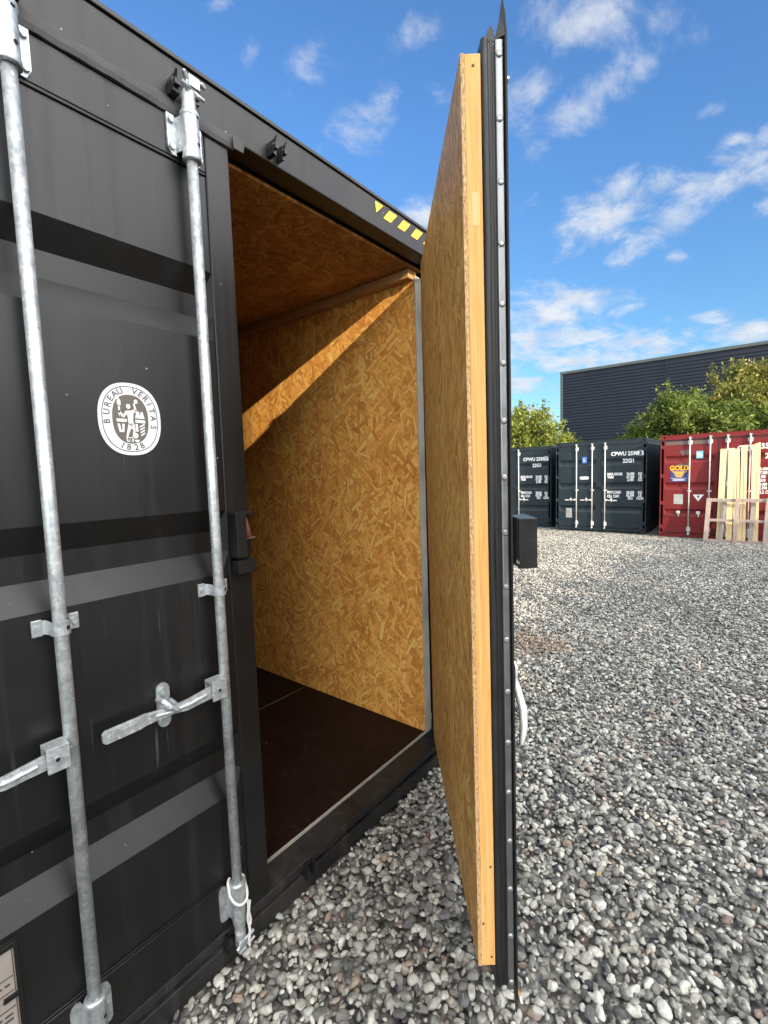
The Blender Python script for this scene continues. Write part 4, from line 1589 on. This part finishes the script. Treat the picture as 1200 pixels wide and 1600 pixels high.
def cord():
    mb = MB()
    cx, cy = -1.363, -0.036
    pts = []
    for k in range(19):
        a = R(-250 + k * 250 / 18 * 1.28)
        r = 0.0265
        dip = math.sin((k / 18) * math.pi)
        pts.append((cx + r * math.cos(a), cy + r * math.sin(a), 0.288 - 0.060 * dip ** 1.4 * (1 if math.sin(a) < 0.2 else 0.3)))
    mb.tube(pts, 0.0042, 8)
    x, y = cx + 0.012, cy - 0.028
    tail = [(x, y, 0.232 - 0.0)] + [(x + 0.0025 * math.sin(k * 1.4), y - 0.001 + 0.0018 * math.cos(k * 1.4), 0.232 - 0.0165 * k) for k in range(1, 10)]
    mb.tube(tail, 0.0042, 8)
    tail2 = [(x + 0.004 + 0.003 * math.cos(k * 1.6), y - 0.003, 0.226 - 0.0150 * k) for k in range(0, 6)]
    mb.tube(tail2, 0.0036, 8)
    o = mb.build('cord', 'cord_white', fix=False)
    tag(o, 'white twisted cord looped round the foot of the nearer-to-opening locking rod', 'cord')


cord()


# ------------------------------------------------------------------ far containers
def far_container(name, label, loc, mat, group, serial, rodspec, red=False):
    root = thing(name, label, 'shipping container', loc, -math.pi / 2, group)
    dark = mat
    container_shell(root, mat, dark)
    # leaves
    ll = leaf_mb(-W + 0.03, -1.227).build('door', mat, root)
    rl = leaf_mb(-1.211, -0.03).build('door', mat, root)
    hinge_set(ll, -W + 0.018, mat, 1)
    hinge_set(rl, -0.018, mat, -1)
    mb = MB()
    mb.box(-1.2255, -1.2125, -0.008, 0.03, 0.12, 2.45)
    mb.box(-W + 0.03, -0.03, -0.004, 0.001, 2.436, 2.462)
    mb.box(-W + 0.03, -0.03, -0.004, 0.001, 0.108, 0.121)
    mb.build('gasket', 'rubber', root)
    for x, d, hd, side in rodspec:
        rods(ll if side == 'l' else rl, root, [(x, d, hd)], 'galv_far', False)
    if not red:
        MB().box(-1.29, -1.15, -0.05, 0.0, 1.25, 1.36).build('lock_box', mat, root, 0.006)
    # markings on the right leaf
    mk = MB()
    y = -0.0015
    if not red:
        a, b = serial
        add_text(mk, a, -0.90, 2.145, 0.150, y, 0.88, 'LEFT', 0, 0.005)
        add_text(mk, b, -0.165, 2.145, 0.150, y, 0.88, 'CENTER', 0, 0.005)
        mk.box(-0.215, -0.205, y - 0.0004, y, 2.13, 2.27)
        mk.box(-0.125, -0.115, y - 0.0004, y, 2.13, 2.27)
        mk.box(-0.205, -0.125, y - 0.0004, y, 2.262, 2.27)
        mk.box(-0.205, -0.125, y - 0.0004, y, 2.13, 2.138)
        add_text(mk, '22G1', -0.60, 1.945, 0.150, y, 0.9, 'LEFT', 0, 0.005)
        yy = y
        for z, l, r_, k in ((1.60, 'MAX.GROSS', '30.480', 'KG'), (1.515, '', '67.200', 'LB'), (1.515, 'TARE', '', ''), (1.435, '', '2.180', 'KG')):
            zz = z
            if l:
                add_text(mk, l, -0.99, zz, 0.098, yy, 0.72, 'LEFT', 0, 0.0045)
            if r_:
                add_text(mk, r_, -0.40, zz, 0.098, yy, 0.72, 'CENTER', 0, 0.0045)
            if k:
                add_text(mk, k, -0.16, zz, 0.098, yy, 0.72, 'CENTER', 0, 0.0045)
        for z, l, r_, k in ((1.085, 'PAYLOAD', '28.300', 'KG'), (1.005, '', '62.390', 'LB'), (0.975, 'CU. CAP.', '', ''), (0.925, '', '33.2', 'CU.M')):
            if l:
                add_text(mk, l, -0.99, z, 0.105, yy, 0.76, 'LEFT', 0, 0.0045)
            if r_:
                add_text(mk, r_, -0.40, z, 0.098, yy, 0.72, 'CENTER', 0, 0.0045)
            if k:
                add_text(mk, k, -0.16, z, 0.098, yy, 0.72, 'CENTER', 0, 0.0045)
        mk.build('marking', 'white_print', rl)
        # left leaf: blue approval sticker, white pill, data plate
        MB().box(-1.675, -1.550, -0.0016, 0.0015, 1.965, 2.145).build('sticker', 'blue_print', ll)
        s = MB()
        add_text(s, 'IL', -1.6125, 2.02, 0.10, -0.002, 1.0, 'CENTER')
        s.build('lettering', 'white_print', ll)
        s = MB()
        n = 10
        ps = [(-1.525 + 0.042 * math.cos(-math.pi / 2 + math.pi * k / n), 1.535 + 0.042 * math.sin(-math.pi / 2 + math.pi * k / n)) for k in range(n + 1)]
        ps += [(-1.700 + 0.042 * math.cos(math.pi / 2 + math.pi * k / n), 1.535 + 0.042 * math.sin(math.pi / 2 + math.pi * k / n)) for k in range(n + 1)]
        s.prism([(a_, -0.0015, b_) for a_, b_ in ps], (0, 0.001, 0))
        s.build('sticker', 'white_print', ll)
        MB().box(-2.135, -1.965, -0.005, 0.002, 0.36, 0.64).build('data_plate', 'plate_alu', ll, 0.002)
        s = MB()
        for k in range(7):
            s.box(-2.115, -1.985 - 0.03 * (k % 3), -0.0065, -0.0052, 0.40 + k * 0.032, 0.407 + k * 0.032)
        s.build('plate_print', 'dark_print', ll)
    else:
        add_text(mk, 'GLDU', -0.86, 2.13, 0.165, y, 0.88, 'LEFT', 0, 0.005)
        add_text(mk, '558260 1', -0.42, 2.16, 0.165, y, 0.88, 'LEFT', 0, 0.005)
        add_text(mk, '22G1', -0.345, 1.935, 0.165, y, 0.9, 'LEFT', 0, 0.005)
        for k, (l, r_) in enumerate((('30.480', 'KG'), ('67.200', 'LB'), ('2.180', 'KG'), ('4.810', 'LB'), ('28.300', 'KG'), ('62.390', 'LB'))):
            add_text(mk, l, -0.46, 1.66 - k * 0.088, 0.09, y, 0.7, 'LEFT', 0, 0.0045)
            add_text(mk, r_, -0.17, 1.66 - k * 0.088, 0.09, y, 0.7, 'LEFT', 0, 0.0045)
        add_text(mk, '33.2 CU.M', -0.46, 1.12, 0.10, y, 0.7, 'LEFT', 0, 0.0045)
        mk.build('marking', 'white_print', rl)
        # repainted bands and patches
        pa = MB()
        pa.box(-2.33, -1.335, -0.0014, 0.0006, 2.335, 2.425)
        pa.build('paint_patch', 'paint_patch', ll)
        pa = MB()
        pa.prism([(-2.02, 0.0008, 2.18), (-1.80, 0.0008, 2.22), (-1.78, 0.0008, 2.10), (-1.96, 0.0008, 2.075)], (0, -0.001, 0))
        pa.prism([(-2.06, 0.0008, 1.86), (-1.80, 0.0008, 1.875), (-1.795, 0.0008, 1.76), (-2.04, 0.0008, 1.79)], (0, -0.001, 0))
        pa.build('paint_patch', 'paint_patch', ll)
        # approval sticker
        MB().box(-1.665, -1.525, -0.0014, 0.0012, 1.985, 2.165).build('sticker', 'cyan_print', ll)
        s = MB()
        add_text(s, 'GL', -1.595, 2.055, 0.10, -0.002, 1.0, 'CENTER', 0, 0.004)
        s.box(-1.655, -1.535, -0.0021, -0.0016, 2.02, 2.032)
        s.build('lettering', 'white_print', ll)
        # yellow-blue name panel
        MB().box(-2.205, -1.835, -0.0014, 0.0012, 1.415, 1.700).build('sticker', 'navy_print', ll)
        s = MB()
        add_text(s, 'GOLD', -2.02, 1.705, 0.160, -0.002, 0.92, 'CENTER', 0, 0.006)
        s.build('lettering', 'yellow_print', ll)
        s = MB()
        for k, (w_, h_) in enumerate(((0.32, 0.012), (0.26, 0.02), (0.18, 0.03), (0.20, 0.018), (0.12, 0.02))):
            s.box(-2.02 - w_ / 2, -2.02 + w_ / 2, -0.0021, -0.0016, 1.665 - k * 0.034, 1.665 - k * 0.034 + h_)
        s.build('panel_stripe', 'yellow_print', ll)
        s = MB()
        s.box(-2.195, -1.845, -0.0021, -0.0016, 1.498, 1.506)
        rr = random.Random(2)
        x = -2.15
        while x < -1.89:
            s.box(x, x + 0.024, -0.0021, -0.0016, 1.44, 1.475)
            x += 0.034
        s.build('panel_stripe', 'white_print', ll)
        MB().box(-2.125, -1.925, -0.0045, 0.002, 0.845, 1.095).build('data_plate', 'plate_alu', ll, 0.002)
        s = MB()
        s.prism([(-1.72, 0.001, 1.09), (-1.49, 0.001, 1.09), (-1.605, 0.001, 0.92)], (0, -0.0025, 0))
        s.build('sticker', 'white_print', ll)
        s = MB()
        s.prism([(-1.635, -0.0018, 1.065), (-1.575, -0.0018, 1.065), (-1.605, -0.0018, 0.99)], (0, -0.0004, 0))
        s.build('lettering', 'dark_print', ll)
        for x in (-2.02, -1.60):
            h = MB()
            h.box(x - 0.04, x + 0.04, -0.012, 0.0, 0.60, 0.675)
            h.box(x - 0.004, x + 0.022, -0.03, -0.012, 0.535, 0.655)
            h.build('handle_catch', 'galv_far', ll, 0.003)
    return root


SPEC = [(-W + 0.61, -1, True, 'l'), (-W + 1.045, -1, True, 'l'), (-W + 1.39, 1, True, 'r')]
far_container('shipping_container', 'slate container with its whole double door in view and serial ending 259882', (12.30, 1.122, -0.410), 'paint_slate', 'shipping containers round the yard', ('CPWU 259882', '3'), SPEC)
far_container('shipping_container', 'slate container half hidden behind the open door with serial ending 258892', (12.73, 3.849, -0.455), 'paint_slate', 'shipping containers round the yard', ('CPWU 258892', '0'), SPEC)
RSPEC = [(-W + 0.64, -1, False, 'l'), (-W + 1.055, -1, False, 'l'), (-W + 1.395, 1, False, 'r'), (-W + 1.82, 1, False, 'r')]
RX, RYL = 11.83, 0.745
far_container('shipping_container', 'weathered red container with planks and a pallet leaning on it', (RX, RYL - W, -0.405), 'paint_red', 'shipping containers round the yard', None, RSPEC, True)


# ------------------------------------------------------------------ planks and pallet against the red container
ZG = gz(11.4) + 0.004


def on_face(px, x):
    """y at which the sight column px crosses x = const (used to set out the stack)"""
    d = pix_dir(px, 760)
    return CAM.y + d.y * (x - CAM.x) / d.x


def stick(mb, p, q, wid, th, up=(0, 0, 1)):
    """board from p to q, wide along y, thick along x"""
    p, q = Vector(p), Vector(q)
    t = (q - p).normalized()
    wv = Vector((0, 1, 0)) - t * t.y
    wv.normalize()
    tv = t.cross(wv)
    a, b = wv * wid / 2, tv * th / 2
    vs = [p - a - b, p + a - b, p + a + b, p - a + b, q - a - b, q + a - b, q + a + b, q - a + b]
    mb.add([tuple(v) for v in vs], [(0, 3, 2, 1), (4, 5, 6, 7), (0, 1, 5, 4), (1, 2, 6, 5), (2, 3, 7, 6), (3, 0, 4, 7)])


PL = [  # top px, bottom px, width, length, fresh, label
    (1126.8, 1123.6, 0.066, 2.21, 1, 'fresh plank leaning on the red container closest to its door-centre seam'),
    (1131.6, 1128.6, 0.060, 2.21, 1, 'narrow fresh plank between the door-seam plank and the third rod'),
    (1139.4, 1139.2, 0.070, 2.22, 1, 'broad fresh plank right beside the third rod of the red container'),
    (1144.0, 1143.8, 0.052, 2.22, 1, 'narrow fresh plank between the broadest plank and the two tilted ones'),
    (1147.8, 1149.6, 0.048, 2.20, 1, 'slightly tilted fresh plank beside the most tilted one'),
    (1152.0, 1155.4, 0.048, 2.20, 1, 'most tilted fresh plank, its foot behind the middle post of the pallet'),
    (1158.4, 1159.8, 0.052, 2.27, 1, 'tall fresh plank under the serial letters, closer to the tilted planks than its twin'),
    (1163.4, 1165.0, 0.056, 2.28, 1, 'tall fresh plank under the serial letters, closer to the fourth rod than its twin'),
    (1175.2, 1178.0, 0.062, 2.28, 1, 'fresh plank touching the fourth rod, first of the three beyond it'),
    (1179.6, 1182.0, 0.046, 2.30, 1, 'narrowest fresh plank, middle of the three beyond the fourth rod'),
    (1184.0, 1185.0, 0.052, 2.32, 1, 'tallest fresh plank, last of the three beyond the fourth rod'),
    (1132.5, 1128.0, 0.085, 1.00, 0, 'short weathered grey board behind the pallet bay near the door-centre seam'),
    (1179.0, 1175.0, 0.085, 1.02, 0, 'short weathered grey board behind the pallet bay under the fourth rod'),
]
for k, (pt, pb, wd_, ln, fresh, lab) in enumerate(PL):
    xt = RX - 0.088 - (0.0 if fresh else 0.25)
    xb = RX - 0.42 - 0.012 * (k % 3)
    if not fresh:
        xb -= 0.04
        xt = xb + 0.145
    zb = gz(xb) + 0.006
    yb, yt = on_face(pb, xb), on_face(pt, xt)
    zt = zb + math.sqrt(max(0.01, ln ** 2 - (xt - xb) ** 2))
    mb = MB()
    # mesh along z at the foot so the grain follows the board
    stick(mb, (0, 0, 0), (xt - xb, yt - yb, zt - zb), wd_, 0.022)
    o = mb.build('plank', 'plank_fresh' if fresh else 'plank_grey', None, 0.002, (xb, yb, zb))
    tag(o, lab, 'plank', 'planks leaning against the red container')


def pallet():
    xb, xt = RX - 0.62, RX - 0.475
    zb = gz(xb) + 0.004
    root = thing('pallet', 'weathered wooden pallet frame stood on edge in front of the planks', 'pallet', (xb, 0, zb))
    hgt = 1.03
    ang = math.atan2(xt - xb, hgt)
    ys = [(on_face(1104.5, xb), on_face(1108.5, xt)), (on_face(1150.5, xb), on_face(1153.5, xt)), (on_face(1199.0, xb), on_face(1202.5, xt))]
    for (ya, yb_), w_ in zip(ys, (0.095, 0.085, 0.095)):
        mb = MB()
        stick(mb, (-0.012, ya, 0), (xt - xb - 0.012, yb_, hgt), w_, 0.024)
        mb.build('upright', 'pallet_grey', root, 0.003)
    for f, w_ in ((0.035, 0.07), (0.50, 0.062), (0.955, 0.075)):
        mb = MB()
        x = (xt - xb) * f + 0.0135
        z = hgt * f
        ya = ys[0][0] + (ys[0][1] - ys[0][0]) * f + 0.045
        yc = ys[2][0] + (ys[2][1] - ys[2][0]) * f - 0.045
        mb.prism([(x, ya, z - w_ / 2), (x, ya, z + w_ / 2), (x + 0.025, ya, z + w_ / 2), (x + 0.025, ya, z - w_ / 2)], (0, yc - ya, 0))
        mb.build('crossbar', 'pallet_grey', root, 0.003)


pallet()


# ------------------------------------------------------------------ dark corrugated warehouse behind
def warehouse():
    x0, y0, y1, z0, z1 = 32.4, -22.0, 9.86, -0.6, 7.95
    root = thing('warehouse', 'long dark navy warehouse with horizontal corrugated cladding behind the trees', 'warehouse', (x0, y1, z0))
    h = z1 - z0
    prof = []
    z = 0.0
    while z < h - 0.2:
        prof += [(0.0, z), (0.0, z + 0.075), (0.035, z + 0.105), (0.035, z + 0.17)]
        z += 0.205
    prof.append((0.0, h))
    mb = MB()
    n = len(prof)
    ln = y0 - y1
    mb.add([(a, 0.0, b) for a, b in prof] + [(a, ln, b) for a, b in prof], [(i, i + 1, n + i + 1, n + i) for i in range(n - 1)])
    mb.build('wall', 'wall_navy', root)
    mb = MB()
    mb.add([(0.0, b0, b1) for b0, b1 in ()] or [(0.04, 0.0, 0.0), (30, 0.0, 0.0), (30, 0.0, h), (0.04, 0.0, h)], [(0, 1, 2, 3)])
    mb.build('side_wall', 'wall_navy', root)
    MB().box(0.2, 30, ln, -0.02, h - 0.25, h - 0.2).build('roof', 'wall_navy', root)
    MB().box(-0.06, 0.30, ln, 0.08, h - 0.02, h + 0.16).build('coping', 'coping_grey', root, 0.01)
    MB().box(-0.05, 0.10, -0.10, 0.06, 0.0, h - 0.03).build('corner_trim', 'coping_grey', root, 0.01)
    # cladding sheet joints
    for k in range(1, 5):
        MB().box(-0.012, 0.004, -k * 6.4 - 0.03, -k * 6.4 + 0.03, 0.0, h - 0.03).build('sheet_joint', 'wall_navy', root)


warehouse()


# ------------------------------------------------------------------ trees and bushes
def tree(name, label, cat, loc, clumps, nleaf, size, mat, group, trunk_h, seed, sprigs=()):
    rng = np.random.default_rng(seed)
    root = thing(name, label, cat, loc, 0, group)
    # trunk and limbs
    mb = MB()
    if trunk_h:
        mb.tube([(0, 0, -0.1), (0.03, 0.02, trunk_h * 0.5), (0.0, 0.05, trunk_h)], [0.13, 0.10, 0.07], 8)
    for c in clumps[:14]:
        q = Vector(c[:3])
        mb.tube([(0, 0, trunk_h * 0.5), (q.x * 0.45, q.y * 0.45, trunk_h * 0.55 + (q.z - trunk_h * 0.5) * 0.45), tuple(q)], [0.06, 0.035, 0.012], 6)
    for p, q in sprigs:
        p, q = Vector(p), Vector(q)
        mb.tube([tuple(p), tuple(p.lerp(q, 0.5) + Vector((0, 0.05, 0.05))), tuple(q)], [0.015, 0.01, 0.004], 5)
    mb.build('trunk', 'trunk_bark', root, fix=False)
    vol = np.array([c[3] * c[4] * c[5] for c in clumps]) ** 0.75
    cnt = np.maximum(20, (vol / vol.sum() * nleaf)).astype(int)
    P = []
    for c, m in zip(clumps, cnt):
        d = rng.normal(size=(m, 3))
        d /= np.linalg.norm(d, axis=1)[:, None]
        lump = 1 + 0.25 * np.sin(d @ rng.normal(size=3) * 4 + 1) + 0.2 * np.sin(d @ rng.normal(size=3) * 7)
        r = (rng.random(m) ** 0.42) * lump
        # gather leaves on twigs
        tw = rng.integers(0, max(3, m // 14), m)
        jit = rng.normal(size=(m, 3)) * 0.10
        base = d * r[:, None]
        base = base[tw % m] * 0.86 + base * 0.14
        P.append(np.array(c[:3]) + base * np.array(c[3:6]) + jit)
    for p, q in sprigs:
        t = rng.random(46)[:, None]
        P.append(np.array(p) * (1 - t) + np.array(q) * t + rng.normal(size=(46, 3)) * 0.06)
    P = np.concatenate(P)
    n = len(P)
    a = rng.normal(size=(n, 3))
    a /= np.linalg.norm(a, axis=1)[:, None]
    b = rng.normal(size=(n, 3))
    b[:, 2] *= 0.6
    b -= a * (a * b).sum(1)[:, None]
    b /= np.linalg.norm(b, axis=1)[:, None]
    s = size * (0.55 + 0.9 * rng.random(n))[:, None]
    V = np.stack([P - a * s, P - b * s * 0.42, P + a * s, P + b * s * 0.42], 1).reshape(-1, 3)
    me = bpy.data.meshes.new('crown')
    F = np.arange(n * 4)
    me.vertices.add(n * 4)
    me.vertices.foreach_set('co', V.astype(np.float32).ravel())
    me.loops.add(n * 4)
    me.loops.foreach_set('vertex_index', F)
    me.polygons.add(n)
    me.polygons.foreach_set('loop_start', np.arange(n) * 4)
    me.update(calc_edges=True)
    put('crown', me, mat, root)
    return root


def at(px, py, X):
    d = pix_dir(px, py)
    t = (X - CAM.x) / d.x
    return CAM + d * t


def tree_from_px(name, label, cat, X, blobs, nleaf, size, mat, group, seed, sprigs_px=()):
    """blobs: (px, py, rx_px, ry_px); sizes are turned into metres at the distance X"""
    gx = sum(b[0] * b[2] for b in blobs) / sum(b[2] for b in blobs)
    base = at(gx, 830, X)
    zb = -0.43
    rng = random.Random(seed)
    cl = []
    for px, py, rx, ry in blobs:
        c = at(px, py, X + rng.uniform(-0.9, 0.9))
        dist = (c - CAM).dot(AF)
        cl.append((c.x - base.x, c.y - base.y, c.z - zb, rx * dist / FPX * 1.1, rx * dist / FPX, ry * dist / FPX))
    sp = []
    for (p, q) in sprigs_px:
        a, b = at(*p, X), at(*q, X)
        o = Vector((base.x, base.y, zb))
        sp.append((tuple(a - o), tuple(b - o)))
    return tree(name, label, cat, (base.x, base.y, zb), cl, nleaf, size, mat, group, 1.6, seed, sp)


TG = 'trees and bushes behind the container row'
tree_from_px('bush', 'sunlit yellow-green bush behind the half-hidden slate container', 'bush', 20.5,
             [(800, 672, 34, 30), (830, 668, 30, 28), (858, 678, 30, 24), (884, 692, 20, 16), (846, 652, 18, 14), (815, 648, 22, 16), (770, 680, 40, 40), (850, 700, 50, 20), (800, 705, 40, 22)],
             16000, 0.082, 'leaf_yellow', TG, 21, [((846, 650), (852, 622)), ((838, 655), (834, 628)), ((872, 672), (884, 655)), ((818, 640), (812, 626))])
tree_from_px('bush', 'wide green bush rising above the red container against the navy warehouse', 'bush', 20.0,
             [(1000, 678, 22, 16), (1030, 655, 30, 26), (1060, 645, 34, 30), (1095, 650, 38, 32), (1130, 655, 36, 28), (1045, 625, 20, 16), (1080, 628, 24, 16), (1020, 690, 40, 18), (1080, 680, 50, 22), (1140, 675, 50, 25), (975, 692, 16, 10)],
             26000, 0.072, 'leaf_green', TG, 22, [((1035, 625), (1026, 605)), ((1046, 618), (1042, 596)), ((992, 676), (978, 668)), ((1075, 618), (1090, 606))])
tree_from_px('tree', 'tallest tree, its yellowing top high above the red container', 'tree', 21.5,
             [(1185, 600, 44, 32), (1160, 592, 34, 26), (1205, 588, 38, 28), (1160, 618, 40, 28), (1200, 630, 48, 32), (1135, 622, 20, 16), (1230, 605, 40, 44)],
             22000, 0.070, 'leaf_amber', TG, 23, [((1150, 580), (1142, 562)), ((1165, 575), (1160, 560)), ((1120, 590), (1112, 570)), ((1118, 600), (1104, 584))])
tree_from_px('tree', 'green tree tucked below the yellowing crown behind the red container', 'tree', 20.2,
             [(1175, 650, 34, 24), (1205, 655, 40, 30), (1235, 660, 40, 40), (1190, 640, 26, 16), (1150, 640, 22, 16)],
             14000, 0.072, 'leaf_green', TG, 24)


# ------------------------------------------------------------------ unseen blockers added behind the camera to throw the shade
def shade_block():
    """plain unseen block added behind and left of the camera to shade the closed door"""
    root = thing('shade_tower', 'pale unseen block added behind the camera to shade the closed container door', 'light blocker', (-6.310, -9.0, 0))
    MB().box(-1.835, 1.835, -1.0, 1.0, -0.3, 6.44).build('wall', 'blocker_grey', root, 0.02)
    MB().box(-1.86, 1.835, -1.02, 1.02, 6.445, 6.5).build('roof', 'blocker_grey', root)


shade_block()


def shade_hedge():  # leafy row added out of view, its height set to shade the gravel softly
    rng = np.random.default_rng(5)
    P = []
    for k in range(81):
        x = -4.2 + k * 0.30
        y = -8.0 + 0.25 * math.sin(k * 0.7)
        hh = 2.85 + 0.10 * math.sin(k * 0.55) + 0.12 * math.sin(k * 1.37)
        m = 420
        q = rng.random((m, 3))
        P.append(np.stack([x + (q[:, 0] - 0.5) * 0.7, y + (q[:, 1] - 0.5) * 1.1, gz(x) + hh * (q[:, 2] ** 0.7)], 1))
    P = np.concatenate(P)
    n = len(P)
    a = rng.normal(size=(n, 3))
    a /= np.linalg.norm(a, axis=1)[:, None]
    b = np.cross(a, rng.normal(size=(n, 3)))
    b /= np.linalg.norm(b, axis=1)[:, None]
    s = 0.07 + 0.07 * rng.random(n)[:, None]
    V = np.stack([P - a * s, P - b * s * 0.5, P + a * s, P + b * s * 0.5], 1).reshape(-1, 3)
    me = bpy.data.meshes.new('shade_hedge')
    me.vertices.add(n * 4)
    me.vertices.foreach_set('co', V.astype(np.float32).ravel())
    me.loops.add(n * 4)
    me.loops.foreach_set('vertex_index', np.arange(n * 4))
    me.polygons.add(n)
    me.polygons.foreach_set('loop_start', np.arange(n) * 4)
    me.update(calc_edges=True)
    o = put('shade_hedge', me, 'leaf_green')
    tag(o, 'unseen leafy hedge along the open side of the yard', 'shade_hedge', kind='stuff')


shade_hedge()


def treeline():
    """the same belt of trees carrying on behind the containers, out of sight behind the open door"""
    rng = np.random.default_rng(8)
    P = []
    for k in range(26):
        y = 11.5 + k * 1.5
        hh = 4.2 + 0.9 * math.sin(k * 0.9) + 0.6 * math.sin(k * 2.1)
        m = 1300
        d = rng.normal(size=(m, 3))
        d /= np.linalg.norm(d, axis=1)[:, None]
        r = rng.random(m) ** 0.4 * (1 + 0.25 * np.sin(d[:, 0] * 5 + k) * np.cos(d[:, 2] * 4))
        P.append(np.array([21.0 + math.sin(k * 1.3), y, -0.4 + hh * 0.5]) + d * r[:, None] * np.array([1.5, 1.5, hh * 0.52]))
    P = np.concatenate(P)
    n = len(P)
    a = rng.normal(size=(n, 3))
    a /= np.linalg.norm(a, axis=1)[:, None]
    b = np.cross(a, rng.normal(size=(n, 3)))
    b /= np.linalg.norm(b, axis=1)[:, None]
    q = 0.08 + 0.08 * rng.random(n)[:, None]
    V = np.stack([P - a * q, P - b * q * 0.45, P + a * q, P + b * q * 0.45], 1).reshape(-1, 3)
    me = bpy.data.meshes.new('treeline')
    me.vertices.add(n * 4)
    me.vertices.foreach_set('co', V.astype(np.float32).ravel())
    me.loops.add(n * 4)
    me.loops.foreach_set('vertex_index', np.arange(n * 4))
    me.polygons.add(n)
    me.polygons.foreach_set('loop_start', np.arange(n) * 4)
    me.update(calc_edges=True)
    o = put('treeline', me, 'leaf_green')
    tag(o, 'belt of green trees running on beyond the yard', 'trees', kind='stuff')


treeline()


# ------------------------------------------------------------------ small litter on the pebbles
def on_ground(px, py, dz=0.0):
    d = pix_dir(px, py)
    t = -CAM.z / d.z
    for _ in range(4):
        p = CAM + d * t
        t = (gz(p.x) + dz - CAM.z) / d.z
    return CAM + d * t


def litter():
    p = on_ground(812, 1556, 0.03)
    root = thing('cigarette_end', 'orange-tipped cigarette end lying on the pebbles by the door foot', 'cigarette end', p, R(35))
    MB().tube([(0, 0, 0), (0.020, 0.004, 0.004)], 0.0038, 8).build('filter', 'butt_orange', root)
    MB().tube([(-0.016, -0.003, -0.003), (-0.0002, 0, 0)], 0.0038, 8).build('paper', 'butt_white', root)
    p = on_ground(936, 1366, 0.034)
    mb = MB()
    n = 8
    top = [(0.034 * (k / n - 0.5), 0.0075 * math.sin(math.pi * k / n), 0.003 * math.sin(3 * k / n)) for k in range(n + 1)]
    bot = [(0.034 * (k / n - 0.5), -0.0065 * math.sin(math.pi * k / n), 0.003 * math.sin(3 * k / n) + 0.002) for k in range(n + 1)]
    mb.add(top + bot, [(k, k + 1, n + 2 + k, n + 1 + k) for k in range(n)], True)
    o = mb.build('dry_leaf', 'dry_leaf', None, 0, tuple(p))
    o.rotation_euler = (0.15, 0.1, R(-10))
    tag(o, 'single straw-coloured dry leaf lying on the pebbles', 'leaf')


litter()
